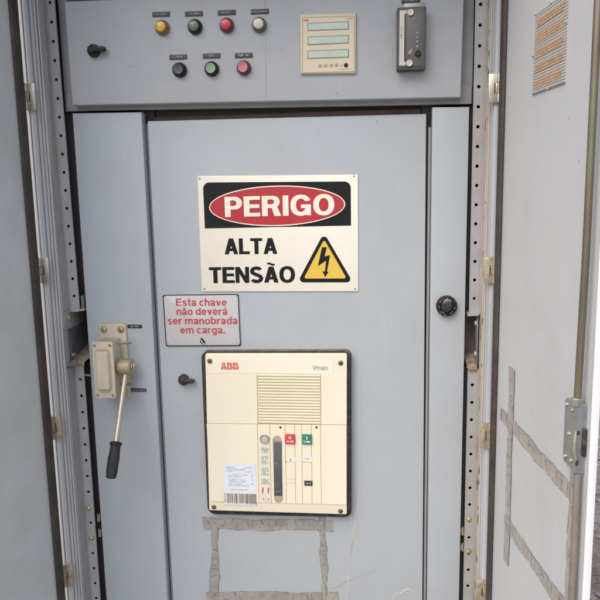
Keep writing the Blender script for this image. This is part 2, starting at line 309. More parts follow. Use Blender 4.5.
# letter shapes of the signs, drawn as flat polygons (thousandths of an em): points, then faces
GLYPH = {
 ('heavy', 'P'): (720, '1,5 18,0 209,0 227,6 232,23 232,341 238,359 255,364 455,364 500,375 585,414 636,455 675,505 702,559 722,650 722,705 713,759 684,841 659,877 591,943 518,979 436,1000 18,1000 0,994 -5,977 -5,23|245,546 236,551 232,568 232,795 236,812 255,818 355,818 400,806 445,782 466,759 484,723 486,705 484,632 455,586 427,566 382,546'),
 ('heavy', 'E'): (680, '1,5 18,0 655,0 673,6 677,23 677,159 673,176 664,181 255,182 238,186 232,205 232,395 238,414 255,418 627,418 645,424 650,441 650,577 645,594 636,599 255,600 238,605 232,623 232,795 236,812 255,818 664,819 673,824 677,841 677,977 671,995 655,1000 18,1000 0,994 -5,977 -5,23'),
 ('heavy', 'R'): (790, '1,5 18,0 209,0 227,6 232,23 232,377 236,394 255,400 391,400 409,394 498,32 511,5 527,0 764,0 782,6 784,23 647,423 623,450 626,459 668,495 711,559 740,659 740,741 711,841 668,905 609,952 555,979 473,1000 18,1000 0,994 -5,977 -5,23|245,583 236,588 232,605 232,795 238,814 255,818 400,818 436,806 482,780 502,741 513,695 502,659 475,614 400,582'),
 ('heavy', 'I'): (235, '1,5 18,0 209,0 226,5 231,14 232,977 227,994 218,999 18,1000 1,995 -4,986 -5,23'),
 ('heavy', 'G'): (860, '341,-14 364,-18 500,-18 609,12 655,37 664,35 673,6 682,1 818,0 835,5 840,14 841,514 835,532 818,536 455,536 436,530 432,514 432,377 436,361 455,355 591,354 604,341 593,295 564,247 518,200 491,184 455,173 409,173 336,203 298,241 262,314 241,386 240,432 232,459 232,541 240,568 241,614 262,686 289,741 305,768 333,795 409,827 455,827 491,816 523,795 559,759 591,711 609,700 727,700 809,730 819,741 811,777 766,859 682,945 609,988 500,1018 355,1018 309,1006 236,980 155,927 91,853 57,795 25,714 5,623 5,377 25,286 62,195 118,111 161,68 255,12'),
 ('heavy', 'O'): (860, '341,-14 364,-18 491,-18 545,-9 613,14 682,55 759,132 802,205 829,268 859,405 859,595 829,732 793,814 759,868 673,952 609,988 500,1018 355,1018 309,1006 236,980 155,927 91,853 57,795 25,714 5,623 5,377 25,286 62,195 118,111 161,68 255,12|400,175 336,203 314,223 298,241 262,314 241,386 240,432 232,459 232,541 253,659 300,762 333,795 373,816 409,827 455,827 491,816 518,800 559,759 593,705 622,586 622,414 593,295 559,241 518,200 491,184 455,173'),
 ('bold', 'A'): (800, '11,5 27,0 236,3 247,14 296,186 301,195 318,200 482,200 499,195 511,168 553,14 564,3 773,0 791,6 793,32 684,441 547,950 527,995 509,1000 291,1000 273,995 266,986 7,32 5,14|364,374 354,386 389,505 400,516 409,507 420,477 445,383 436,374'),
 ('bold', 'L'): (620, '1,5 18,0 600,0 617,5 622,14 623,159 618,176 609,181 255,182 238,186 233,195 232,977 227,994 218,999 18,1000 1,995 -4,986 -5,23'),
 ('bold', 'T'): (700, '238,5 255,0 445,0 462,5 467,14 469,805 474,814 491,818 673,818 689,823 695,841 695,977 691,994 682,999 18,1000 1,995 -4,986 -5,841 1,823 18,818 209,818 226,814 231,805 232,23'),
 ('bold', 'E'): (680, '1,5 18,0 655,0 673,6 677,23 677,159 673,176 664,181 255,182 238,186 232,205 232,395 238,414 255,418 627,418 645,424 650,441 650,577 645,594 636,599 255,600 238,605 232,623 232,795 236,812 255,818 664,819 673,824 677,841 677,977 671,995 655,1000 18,1000 0,994 -5,977 -5,23'),
 ('bold', 'N'): (760, '1,5 18,0 191,0 208,5 213,14 214,532 218,563 228,559 293,441 514,14 527,3 545,0 736,0 755,6 759,23 759,977 753,995 736,1000 564,1000 547,995 542,986 541,477 536,446 527,449 518,464 245,989 236,997 218,1000 18,1000 0,994 -5,977 -5,23'),
 ('bold', 'S'): (720, '277,-14 300,-18 427,-18 482,-6 573,30 623,68 659,105 684,141 711,214 722,268 722,305 711,359 666,441 627,482 564,525 491,561 291,648 255,673 226,705 223,732 234,759 255,782 282,797 318,809 400,809 445,793 482,764 500,758 657,850 660,859 634,905 567,968 509,997 427,1018 291,1018 191,988 155,970 118,945 86,914 53,868 34,832 14,759 14,668 25,632 55,574 118,509 155,484 282,420 364,388 455,343 502,305 502,250 473,218 445,203 400,191 318,191 255,212 209,248 155,225 39,159 39,150 66,105 85,95 92,77 143,32 182,12'),
 ('bold', 'Ã'): (800, '11,5 27,0 236,3 247,14 296,186 301,195 318,200 482,200 499,195 511,168 553,14 564,3 773,0 791,6 793,32 684,441 547,950 527,995 509,1000 291,1000 273,995 266,986 7,32 5,14|364,374 354,386 389,505 400,516 409,507 420,477 445,383 436,374|459,1050 482,1045 536,1048 582,1066 622,1095 627,1115 595,1159 564,1187 555,1187 509,1162 491,1162 464,1175 382,1234 318,1255 273,1254 236,1243 188,1214 172,1195 173,1185 200,1147 236,1113 245,1113 291,1138 309,1138 336,1125 418,1066'),
 ('bold', 'O'): (860, '341,-14 364,-18 491,-18 545,-9 613,14 682,55 759,132 802,205 829,268 859,405 859,595 829,732 793,814 759,868 673,952 609,988 500,1018 355,1018 309,1006 236,980 155,927 91,853 57,795 25,714 5,623 5,377 25,286 62,195 118,111 161,68 255,12|400,175 364,185 327,209 291,247 262,295 232,405 232,595 262,705 300,764 327,791 364,815 409,827 455,827 491,816 536,791 566,759 602,695 631,577 631,423 602,305 559,232 527,203 491,184 455,173'),
 ('medium', 'E'): (680, '1,5 18,0 655,0 673,6 677,23 677,132 673,149 664,154 209,155 191,161 186,177 186,414 192,432 209,436 627,436 645,442 650,459 649,577 636,590 209,591 192,595 186,614 186,823 191,839 209,845 664,846 673,851 677,868 677,977 671,995 655,1000 18,1000 0,994 -5,977 -5,23'),
 ('medium', 's'): (560, '205,-14 227,-18 345,-18 436,12 493,50 527,93 547,132 559,177 559,241 547,277 503,341 418,397 209,484 182,505 171,523 175,541 191,563 245,588 309,590 345,579 391,556 418,566 510,623 514,632 509,644 451,705 418,725 355,745 209,745 164,734 127,716 100,700 45,644 14,568 16,468 64,391 109,357 182,320 364,243 395,214 393,186 382,168 345,148 282,142 227,146 191,158 164,182 155,183 64,133 41,114 36,105 56,86 61,68 106,23 145,3'),
 ('medium', 't'): (380, '259,-5 327,-9 355,-3 382,-8 411,5 413,23 402,50 404,68 383,159 364,172 300,176 289,186 286,205 287,586 300,599 364,601 373,606 377,623 376,714 364,726 300,728 287,741 286,923 280,941 264,945 109,945 100,939 95,923 95,741 82,728 18,727 0,721 -5,705 -4,614 9,601 82,599 95,586 95,223 105,150 116,114 164,46 200,21'),
 ('medium', 'a'): (600, '205,-14 318,-18 382,0 564,1 576,14 577,595 559,632 509,682 427,725 327,745 218,745 155,734 100,716 36,679 9,650 -18,605 -18,577 118,517 127,516 155,538 182,552 227,563 318,563 364,552 399,532 395,441 389,423 355,418 318,427 218,427 164,416 118,397 82,372 43,332 16,277 5,232 5,177 16,132 43,77 91,30 164,-6|218,157 191,173 178,195 180,223 200,243 227,254 309,254 336,243 347,232 349,186 336,171 300,155'),
 ('medium', 'c'): (580, '277,-14 327,-18 418,3 482,37 539,105 539,114 527,126 409,211 373,184 318,164 291,166 255,180 216,214 189,277 187,441 216,514 241,541 282,561 327,563 364,552 391,528 409,521 457,550 539,614 542,623 527,648 467,705 427,725 355,745 273,745 218,734 173,715 107,668 62,614 43,577 5,459 5,268 34,168 53,132 78,95 114,59 164,21 227,-6'),
 ('medium', 'h'): (600, '1,5 18,0 164,0 182,6 186,23 187,495 218,543 282,564 327,563 373,548 391,534 413,495 414,23 418,6 436,0 582,0 599,5 604,14 605,432 596,468 595,523 584,559 541,641 494,686 427,725 345,745 264,745 227,737 191,738 186,759 186,977 182,994 173,999 18,1000 1,995 -4,986 -5,23'),
 ('medium', 'v'): (600, '207,5 227,0 373,0 391,3 401,14 584,668 594,714 589,723 573,727 427,727 409,722 398,705 320,414 309,384 300,375 291,384 280,414 202,705 191,722 173,727 27,727 9,721 7,705 44,568 199,14'),
 ('medium', 'e'): (620, '277,-14 318,-18 382,-9 455,20 473,32 535,95 555,123 553,132 418,219 409,219 373,184 327,166 300,164 264,175 236,191 216,214 198,250 190,286 193,295 209,300 582,301 622,341 615,368 622,405 614,432 611,477 593,541 557,614 518,664 464,707 427,725 355,745 273,745 218,734 173,715 107,668 43,577 5,459 5,268 34,168 53,132 78,95 114,59 164,21 227,-6|200,428 191,433 189,450 216,514 252,550 291,563 336,563 373,545 411,505 431,450 427,433 418,428'),
 ('medium', 'n'): (600, '1,5 18,0 164,0 182,6 186,23 187,495 218,543 282,564 327,563 373,548 391,534 413,495 414,23 418,6 436,0 582,0 600,6 605,23 605,432 596,468 595,523 584,559 547,632 494,686 427,725 345,745 255,745 182,728 18,727 0,721 -5,705 -5,23'),
 ('medium', 'ã'): (600, '205,-14 318,-18 382,0 564,1 576,14 577,595 559,632 509,682 427,725 327,745 218,745 155,734 100,716 36,679 9,650 -18,605 -18,577 118,517 127,516 155,538 182,552 227,563 318,563 364,552 399,532 395,441 389,423 355,418 318,427 218,427 164,416 118,397 82,372 43,332 16,277 5,232 5,177 16,132 43,77 91,30 164,-6|218,157 191,173 178,195 180,223 200,243 227,254 309,254 336,243 347,232 349,186 336,171 300,155|378,795 436,803 504,850 507,859 493,886 445,933 436,933 400,912 373,912 291,979 255,997 218,1006 164,997 96,950 93,941 107,914 155,867 164,867 200,888 227,888 309,821 345,803'),
 ('medium', 'o'): (640, '286,-14 336,-18 400,-6 464,16 509,46 564,102 602,168 620,214 640,314 640,423 631,477 611,541 575,614 541,659 491,697 436,725 364,745 282,745 227,734 164,707 127,682 78,632 53,595 34,559 5,459 5,277 25,195 62,123 105,68 155,30 236,-6|300,166 236,194 208,232 187,295 187,441 216,514 243,541 300,563 345,563 391,545 422,514 436,490 459,405 459,323 447,268 420,214 404,195 373,175 327,164'),
 ('medium', 'd'): (640, '286,-14 336,-18 445,8 482,0 618,0 635,5 640,14 641,977 636,994 627,999 482,1000 464,994 459,977 459,741 455,725 445,722 364,745 291,745 200,725 133,686 86,641 53,595 34,559 5,450 5,277 25,195 62,123 87,86 118,55 209,3|300,166 236,194 208,232 187,295 187,441 216,514 243,541 300,563 345,563 391,545 422,514 436,490 459,405 459,323 447,268 420,214 404,195 373,175 327,164'),
 ('medium', 'r'): (400, '1,5 18,0 164,0 182,6 186,23 189,486 209,514 255,543 291,554 373,555 391,561 395,577 395,714 389,732 373,736 273,736 200,717 164,727 18,727 0,721 -5,705 -5,23'),
 ('medium', 'á'): (600, '205,-14 318,-18 382,0 564,1 576,14 577,595 559,632 509,682 427,725 327,745 218,745 155,734 100,716 36,679 9,650 -18,605 -18,577 118,517 127,516 155,538 182,552 227,563 318,563 364,552 399,532 395,441 389,423 355,418 318,427 218,427 164,416 118,397 82,372 43,332 16,277 5,232 5,177 16,132 43,77 91,30 164,-6|218,157 191,173 178,195 180,223 200,243 227,254 309,254 336,243 347,232 349,186 336,171 300,155|252,805 355,800 373,805 522,1005 528,1014 525,1023 500,1027 373,1027 352,1023 271,868 249,814'),
 ('medium', 'm'): (960, '1,5 18,0 164,0 180,5 186,14 187,514 196,532 216,550 264,564 318,563 355,552 377,532 386,514 386,23 392,5 409,0 545,0 562,5 567,14 569,495 591,541 609,552 655,564 700,563 745,548 766,532 777,505 777,23 782,6 800,0 936,0 953,5 959,23 959,523 947,577 920,632 855,697 800,725 718,745 627,745 582,736 482,692 409,725 336,745 236,745 173,728 18,727 1,723 -5,705 -5,23'),
 ('medium', 'b'): (640, '286,-14 336,-18 400,-6 455,12 509,46 566,105 611,186 640,314 640,423 629,486 611,541 575,614 541,659 491,697 436,725 364,745 282,745 209,727 191,729 186,750 186,977 180,995 164,1000 9,999 0,994 -5,977 -4,14 9,1 164,0 200,6 245,-9|300,166 236,194 208,232 187,295 187,441 216,514 243,541 300,563 345,563 391,545 422,514 436,490 459,405 459,323 447,268 420,214 404,195 373,175 327,164'),
 ('medium', 'g'): (640, '232,-277 255,-282 391,-281 500,-252 536,-234 582,-196 620,-141 641,-41 641,705 636,721 627,726 482,727 445,721 355,745 282,745 227,734 164,707 127,682 73,626 34,559 5,459 5,277 25,195 82,93 118,55 155,30 236,-6 327,-18 391,-9 445,8 458,-5 458,-68 454,-77 422,-95 373,-109 264,-109 218,-97 182,-80 164,-91 73,-186 71,-195 82,-207 145,-252 191,-270|300,166 236,194 208,232 187,295 187,441 216,514 243,541 300,563 345,563 391,545 422,514 436,490 459,405 459,323 447,268 420,214 404,195 373,175 327,164'),
 ('medium', '.'): (200, '1,5 18,0 182,0 199,5 205,23 205,177 200,194 182,200 18,200 1,195 -5,177 -5,23'),
 ('logo', 'A'): (800, '11,5 27,0 245,0 262,5 275,32 317,186 327,197 345,200 455,200 475,195 483,186 525,32 536,6 545,1 773,0 791,6 793,32 544,995 527,1000 273,1000 255,994 7,32 5,14|391,392 382,397 380,414 391,444 400,452 411,441 421,405 409,392'),
 ('logo', 'B'): (740, '1,5 18,0 464,0 518,10 573,29 639,68 668,95 711,159 740,259 740,341 711,441 654,523 695,632 695,768 675,832 645,880 591,936 555,961 436,1000 18,1000 0,994 -5,977 -5,23|264,201 255,206 250,223 250,377 256,395 273,400 409,400 464,371 486,332 486,277 483,259 457,223 409,200|264,601 255,606 250,623 250,777 255,794 273,800 364,800 409,782 438,750 450,723 450,677 432,641 402,614 373,603'),
 ('light', 'V'): (760, '307,5 327,0 445,1 455,5 466,23 738,923 755,986 745,999 618,999 600,981 411,350 393,295 382,280 372,286 344,368 155,994 136,1000 27,1000 9,994 6,986 16,941 289,41'),
 ('light', 'm'): (960, '1,5 18,0 118,0 135,5 140,14 141,486 153,541 168,559 205,586 255,600 309,600 345,588 377,568 402,532 405,23 411,5 427,0 527,0 544,5 549,14 550,505 562,541 579,568 609,588 655,600 718,600 755,588 786,568 811,532 814,23 818,6 836,0 936,0 953,5 959,23 959,532 938,605 900,662 827,716 782,734 727,745 636,745 591,734 545,716 482,680 400,725 318,745 227,745 145,724 18,727 1,723 -5,705 -5,23'),
 ('light', 'a'): (600, '205,-14 309,-18 364,-6 418,17 455,0 564,1 576,14 575,605 559,632 503,686 455,716 400,734 336,745 236,745 136,725 82,697 41,668 10,632 -6,586 -6,577 7,568 100,531 118,537 136,559 161,577 191,588 236,600 336,600 382,588 418,570 444,541 432,505 432,441 426,423 355,418 318,427 227,427 164,416 118,397 82,372 50,341 26,305 5,232 5,168 26,105 50,68 91,30 145,3|218,121 170,141 144,177 141,223 164,263 191,279 227,290 300,290 355,270 377,250 386,232 386,177 364,146 336,130 300,119'),
 ('light', 'x'): (600, '12,5 36,0 145,0 166,5 193,41 271,177 300,214 329,177 407,41 434,5 455,0 573,0 588,5 591,14 586,23 407,323 387,368 575,686 587,714 585,723 564,727 455,727 434,723 416,705 311,523 300,516 289,523 184,705 166,723 145,727 27,727 15,723 13,714 25,686 213,368 193,323 14,23 9,14'),
}
def lettering(mb, txt, x0, x1, zb, cap, y, m, style, tilt=0, gap=85):
    x = 0; parts = []
    for ch in txt:
        if ch == ' ': x += 290; continue
        wd, data = GLYPH[(style, ch)]; loops = [[Vector((*map(int, q.split(',')), 0)) for q in lp.split()] for lp in data.split('|')]
        parts.append((x, loops)); x += wd+gap
    tot = x-gap; kx = (x1-x0)/tot; kz = cap/1000
    area = lambda lp: sum(p.x*q.y-q.x*p.y for p, q in zip(lp, lp[1:]+lp[:1]))
    def inside(pt, lp):
        r = False
        for p, q in zip(lp, lp[1:]+lp[:1]):
            if (p.y > pt.y) != (q.y > pt.y) and pt.x < (q.x-p.x)*(pt.y-p.y)/(q.y-p.y)+p.x: r = not r
        return r
    for ox, loops in parts:
        loops.sort(key=lambda lp: -abs(area(lp))); groups = []
        for lp in loops:
            for gq in groups:
                if inside(lp[0], gq[0]): gq.append(lp); break
            else: groups.append([lp])
        for gq in groups:
            pts = [p for lp in gq for p in lp]; fs = []
            for t in tessellate_polygon(gq):
                a, b, c = (pts[i] for i in t)
                fs.append(tuple(t) if (b-a).cross(c-a).z > 0 else tuple(t)[::-1])
            mb.raw([(x0+(ox+p.x)*kx, y, zb+p.y*kz+tilt*(ox+p.x)*kx) for p in pts], fs, m)
    return mb
def micro(mb, x0, x1, zc, h, y, m, seed=0, gap=.28):
    # a row of short worn strokes: writing too small to read
    r = random.Random(seed); x = x0
    while x < x1:
        wd = h*r.uniform(.35, .75)
        if r.random() < .88:
            k = r.random(); xe = min(x+wd, x1)
            if k < .4: mb.flat([(x, zc-h/2), (xe, zc-h/2), (xe, zc+h/2), (x, zc+h/2)], y, m)
            elif k < .7:
                t = wd*.35; mb.flat([(x, zc-h/2), (x+t, zc-h/2), (x+t, zc+h/2), (x, zc+h/2)], y, m)
                mb.flat([(x+t, zc-h*.15), (xe, zc-h*.15), (xe, zc+h*.2), (x+t, zc+h*.2)], y, m)
            else:
                mb.flat([(x, zc+h*.2), (xe, zc+h*.2), (xe, zc+h/2), (x, zc+h/2)], y, m); mb.flat([(x, zc-h/2), (xe, zc-h/2), (xe, zc-h*.2), (x, zc-h*.2)], y, m)
        x += wd+h*gap*r.uniform(.6, 1.3)
    return mb
def screw(mb, x, y, z, r, m, slot=True, h=None, rot=.6):
    h = h or r*.6
    mb.lathe([(r, 0), (r, h*.5), (r*.8, h*.85), (r*.35, h)], (x, y, z), (0, -1, 0), m, 18)
    if slot:
        d = Vector((math.cos(rot), 0, math.sin(rot)))*r*.75; p = Vector((-d.z, 0, d.x)).normalized()*r*.13
        c = Vector((x, y-h-.0003, z)); mb.raw([c-d-p, c+d-p, c+d+p, c-d+p], [(0, 1, 2, 3)], M['dark'])

# ------------------------------------------------------------------ setting
g = MB(); N = 40
g.raw([(-150, -150, 0), (150, -150, 0), (150, 150, 0), (-150, 150, 0)], [(0, 1, 2, 3)], M['soil'])
tag(g.build('ground'), kind='structure')
gv = MB()
def pebble(x, y, r, m):
    bm = bmesh.new(); bmesh.ops.create_icosphere(bm, subdivisions=1, radius=1)
    for v in bm.verts: v.co = v.co*rnd.uniform(.75, 1.15)
    mt = Matrix.Translation((x, y, r*.25)) @ Matrix.Rotation(rnd.uniform(0, 6.3), 4, 'Z') @ Matrix.Diagonal((r*rnd.uniform(.7, 1.3), r, r*rnd.uniform(.45, .8), 1))
    gv.take(bm, m, mt)
for k in range(5200): pebble(rnd.uniform(.6, 3.0), rnd.uniform(-.5, 3.4), rnd.uniform(.006, .022), M['stone'])
for k in range(900): pebble(rnd.uniform(-1.5, .9), rnd.uniform(-1.6, -.1), rnd.uniform(.006, .02), M['stone'])
for k in range(1800):
    x, y, r, a = rnd.uniform(.6, 3.0), rnd.uniform(-.5, 3.4), rnd.uniform(.010, .028), rnd.uniform(0, 6.3)
    dx, dy = math.cos(a)*r, math.sin(a)*r; z = rnd.uniform(.01, .03)
    gv.raw([(x-dx, y-dy, z), (x+dy*.25, y-dx*.25, z+rnd.uniform(0, .012)), (x+dx, y+dy, z), (x-dy*.25, y+dx*.25, z+rnd.uniform(0, .01))], [(0, 1, 2, 3)], M['leaf'])
tag(gv.build('gravel'), 'brown gravel and dry leaf litter on the ground beside the cabinet', 'gravel', kind='stuff')

# ------------------------------------------------------------------ the cabinet
CAB = thing('electrical_cabinet', (0, 0, 0), 'large grey steel switchgear cabinet standing with both outer doors wide open', 'electrical cabinet')
XL, XR, ZT = -.60, .445, 2.14
sh = MB()
sh.box(XL, XL+.004, -.078, .75, .06, ZT, M['paint']); sh.box(XR-.004, XR, -.078, .75, .06, ZT, M['paint'])
sh.box(XL+.004, XR-.004, .746, .75, .06, ZT, M['paint']); sh.box(XL+.004, XR-.004, -.07, .746, .06, .064, M['inner'])
sh.build('body_shell', CAB)
rf = MB(); rf.box(XL-.05, XR+.05, -.34, .80, ZT+.002, ZT+.03, M['paint'], .004); rf.box(XL-.05, XR+.05, -.345, -.341, ZT-.045, ZT+.028, M['paint'], .0012)  # front overhang is out of view, sized to shade the upper panels
rf.build('roof', CAB)
pl = MB(); pl.box(XL+.02, XR-.02, -.06, .72, 0, .0595, M['dark'], .003); pl.build('plinth', CAB)
lin = MB()      # lining plates closing the compartments, coloured dark to stand in for interior shade
lin.box(-.548, -.545, .03, .40, .07, 2.1, M['inner']); lin.box(.395, .398, .03, .40, .07, 2.1, M['inner']); lin.box(-.544, .394, .40, .404, .07, 2.1, M['dark'])
lin.build('inner_lining', CAB)
hd = MB(); hd.box(XL+.005, XR-.005, -.078, .02, 1.985, ZT-.001, M['frame'], .002); hd.build('top_rail', CAB)

# jambs with a rolled white edge
def arc(cx, cy, r, a0, a1, n=7): return [(cx+r*math.cos(R(a0+(a1-a0)*k/n)), cy+r*math.sin(R(a0+(a1-a0)*k/n))) for k in range(n+1)]
jl = MB()
jl.profile([(-.5275, -.048), (-.5275, -.0565), (-.5300, -.0575), (-.5306, -.0550), (-.5320, -.0550), (-.5326, -.0600), (-.5352, -.0615), (-.5356, -.0595), (-.5366, -.0595), (-.5372, -.0650), (-.5410, -.0690), (-.5420, -.03), (-.596, -.03), (-.596, -.078), (-.5555, -.078), (-.5555, -.04), (-.55, -.025), (-.53, -.025)], .065, 1.984, M['jamb'])
jo = jl.build('jamb', CAB)
tl = MB(); tl.profile(arc(-.5462, -.074, .0062, -10, 350, 20), .066, 1.983, M['tube']); tl.box(-.5555, -.5527, -.080, -.03, .066, 1.983, M['jamb'], .0008); tl.build('rolled_edge', jo)
jr = MB()
jr.profile([(.3885, -.046), (.3885, -.054), (.3905, -.0555), (.3910, -.0535), (.3918, -.0535), (.3925, -.0590), (.3960, -.0640), (.3968, -.03), (.441, -.03), (.441, -.078), (.409, -.078), (.409, -.04), (.4, -.025), (.3885, -.025)], .065, 1.984, M['jamb'])
jo2 = jr.build('jamb', CAB)
tr = MB(); tr.profile(arc(.4005, -.070, .0066, -10, 350, 20), .066, 1.983, M['tube']); tr.box(.4082, .412, -.082, -.03, .066, 1.983, M['jamb'], .0008); tr.build('rolled_edge', jo2)

# hinges
def hinge(x, y, z, sgn, m, h=.054):
    b = MB(); t = .0025
    b.box(x-.0115, x+.0115, y-t, y+.004, z-h/2, z+h/2, m, .0006)
    xk = x+sgn*.0075
    for a, c in ((-h/2, -h*.19), (h*.19, h/2)): b.cyl((xk, y-.0055, z+a), (xk, y-.0055, z+c), .0042, .0042, m, 16, .0005)
    b.cyl((xk, y-.0055, z-h*.175), (xk, y-.0055, z+h*.175), .0039, .0039, M['hingerust'], 16)
    b.box(x-.0010, x+.0010, y-t-.0006, y-t+.001, z-h*.18, z+h*.18, M['dark']); q = x+sgn*.0048; b.box(q-.0033, q+.0033, y-t-.0022, y-t+.0005, z-h*.165, z+h*.165, m, .0008)
    b.build('hinge', CAB)
for z in (1.697, 1.335, .981, .622, .24): hinge(-.5455, -.084, z, -1, M['hinge'] if z > 1 else M['hingerust'])
for z in (1.681, 1.329, .981, .626, .24): hinge(.3945, -.080, z, 1, M['hinge'] if z > 1.4 else M['hingerust'])

# perforated rails
pitch = .0393
def rail_l(z0, z1, zh, lean):
    b = MB(); b.holed(-.5245, -.5025, z0, z1, zh, -.512, .0034, -.02, .002, M['rail'])
    b.box(-.527, -.5246, -.055, -.018, z0, z1, M['rail']); b.box(-.5026, -.5016, -.0205, -.0165, z0, z1, M['rail'])
    if lean: b.shear(lambda x, y, z: (x-(z-1.25)*.010, y, z))
    return b.build('perforated_rail', CAB)
zu = [1.269+pitch*k for k in range(18)]; zd = [1.0739-pitch*k for k in range(25)]
ru = rail_l(1.2385, 1.983, zu, True); rd = rail_l(.075, 1.108, zd, False)
def rail_r(z0, z1, zh):
    b = MB(); b.holed(.3645, .3835, z0, z1, zh, .3735, .0034, -.02, .002, M['rail'])
    b.box(.3836, .3862, -.024, -.002, z0, z1, M['rail']); b.box(.3633, .3644, -.0205, -.0165, z0, z1, M['rail'])
    return b.build('perforated_rail', CAB)
zu2 = [1.2617+pitch*k for k in range(18)]; zd2 = [1.0724-pitch*k for k in range(25)]
ru2 = rail_r(1.2285, 1.983, zu2); rd2 = rail_r(.075, 1.108, zd2)
ch = MB(); ch.box(.3863, .3884, -.05, -.002, .075, 1.983, M['railtan'], .0006); ch.build('chipped_edge_strip', CAB)
for par, pts in ((rd, ((-.5135, .7577), (-.512, .6811))), (rd2, ((.3728, .7631), (.3731, .6862)))):
    for x, z in pts:
        b = MB(); b.lathe([(.0062, 0), (.0062, .0012), (.0044, .0013)], (x, -.0202, z), (0, -1, 0), M['brassy'], 18); b.lathe([(.0046, .001), (.0046, .0035), (.003, .0045)], (x, -.0202, z), (0, -1, 0), M['brassy'], 6); b.build('bolt', par)
# cage-nut clips seen in the slot behind the rails
for sx, x in ((1, -.4985), (-1, .3605)):
    for z in (.7245, .685):
        b = MB(); b.prism([(x-.004*sx, z-.010), (x+.003*sx, z-.008), (x+.004*sx, z+.003), (x-.003*sx, z+.011)], -.006, .002, M['rustlip'], .001); b.build('clip', CAB)
# bent rail ends, ledges and rusty dust in the breaks of both rails
b = MB(); b.box(-.531, -.503, -.0215, .05, 1.2325, 1.2382, M['rail'], .001); b.box(-.500, -.494, -.014, .01, 1.236, 1.268, M['inner'], .001); b.box(-.503, -.492, -.022, .005, 1.2345, 1.2385, M['rail'], .0008)
b.cyl((-.522, -.034, 1.222), (-.522, -.018, 1.222), .0045, .004, M['brassy'], 12); b.build('rail_end', CAB)
b = MB(); b.box(-.5275, -.5255, -.0545, .10, 1.195, 1.2375, M['frame'], .001); b.box(-.544, -.5276, -.02, .2, 1.06, 1.26, M['inner']); b.build('bracket', CAB)
b = MB(); b.raw([(-.5275, -.054, 1.112), (-.501, -.022, 1.112), (-.484, .12, 1.150), (-.530, .12, 1.150)], [(0, 1, 2, 3)], M['rust'])
b.box(-.5272, -.485, .121, .135, 1.108, 1.162, M['frame'], .002)
b.prism([(-.513, 1.108), (-.4985, 1.1075), (-.4975, 1.1165), (-.512, 1.1175)], -.0235, -.0212, M['rustlip'], .0008)
b.raw([(-.5135, -.023, 1.1175), (-.4975, -.023, 1.1165), (-.487, .03, 1.128), (-.514, .03, 1.13)], [(0, 1, 2, 3)], M['rustlip'])
b.cyl((-.5195, -.030, 1.135), (-.5195, -.018, 1.135), .0035, .003, M['steel'], 12); b.build('rusty_ledge', CAB)
b = MB(); b.cyl((-.505, -.014, 1.083), (-.489, -.016, 1.083), .0026, .0026, M['brassy'], 12, .0005); b.build('stud', CAB)
b = MB(); b.prism([(.3610, 1.2235), (.3645, 1.2255), (.3835, 1.2245), (.3835, 1.2284), (.3640, 1.2284), (.3612, 1.2325)], -.026, .03, M['rail'], .0008); b.box(.3805, .3838, -.018, .012, 1.109, 1.224, M['inner'], .001)
b.cyl((.3805, -.012, 1.207), (.3765, -.012, 1.207), .006, .005, M['rail'], 14); b.cyl((.3805, -.012, 1.140), (.377, -.012, 1.140), .006, .005, M['rail'], 14); b.build('rail_end', CAB)
b = MB(); b.prism([(.3600, 1.1125), (.3645, 1.1085), (.3815, 1.1085), (.3815, 1.1175), (.374, 1.1205), (.366, 1.1165)], -.0275, -.0215, M['rustlip'], .001)
b.raw([(.3605, -.026, 1.1155), (.3815, -.026, 1.1175), (.3815, .03, 1.132), (.3605, .03, 1.130)], [(0, 1, 2, 3)], M['rust']); b.prism([(.366, 1.1035), (.3805, 1.1030), (.3805, 1.1075), (.366, 1.1075)], -.0235, -.0205, M['rustlip'], .0006); b.build('rusty_ledge', CAB)

# fixed front sheets
fb = MB()
fb.box(-.5120, -.4600, .004, .008, 1.6755, 1.983, M['frame']); fb.box(.30, .3640, .004, .008, 1.664, 1.983, M['frame'])
fb.prism([(-.5060, 1.6766), (.3620, 1.6630), (.3620, 1.700), (-.5060, 1.715)], -.002, .006, M['frame'], .001); fb.build('front_frame', CAB)
sp = MB(); sp.prism([(-.4900, 1.6705), (-.3344, 1.6680), (-.3358, .085), (-.4902, .085)], -.012, .012, M['paint'], .0022, 3); sp.build('side_panel', CAB)
sp = MB(); sp.prism([(.2825, 1.6580), (.3570, 1.6562), (.3553, .085), (.2838, .085)], -.012, .012, M['paint'], .0022, 3); sp.build('side_panel', CAB)
DOOR = MB(); DOOR.prism([(-.3262, 1.6500), (.2712, 1.6465), (.2745, .085), (-.3255, .085)], 0, .02, M['paint'], .0020, 3); DOOR = DOOR.build('inner_door', CAB)
lipb = MB(); lipb.box(-.3170, .2608, .0205, .0255, 1.640, 1.6600, M['redlip'], .001); lipb.build('door_seal_lip', DOOR)
bk = MB(); bk.box(-.350, -.318, .0262, .029, .09, 1.70, M['gap']); bk.box(.262, .300, .0262, .029, .09, 1.70, M['gap']); bk.box(-.3178, .2618, .0340, .037, 1.56, 1.70, M['gap']); bk.box(-.523, -.470, .020, .023, .09, 1.105, M['gap']); bk.box(-.523, -.470, .020, .023, 1.262, 1.675, M['gap']); bk.box(.340, .372, .020, .023, .09, 1.105, M['gap']); bk.box(.340, .372, .020, .023, 1.235, 1.663, M['gap']); bk.box(.350, .394, .045, .048, 1.10, 1.255, M['smear']); bk.build('gap_backing', CAB)  # plates added behind the gaps to set how dark they look
st = MB(); st.box(-.3335, -.3280, .012, .02, .09, 1.645, M['frame']); st.box(.2765, .2815, .010, .018, .09, 1.62, M['frame']); st.build('door_stop', CAB)
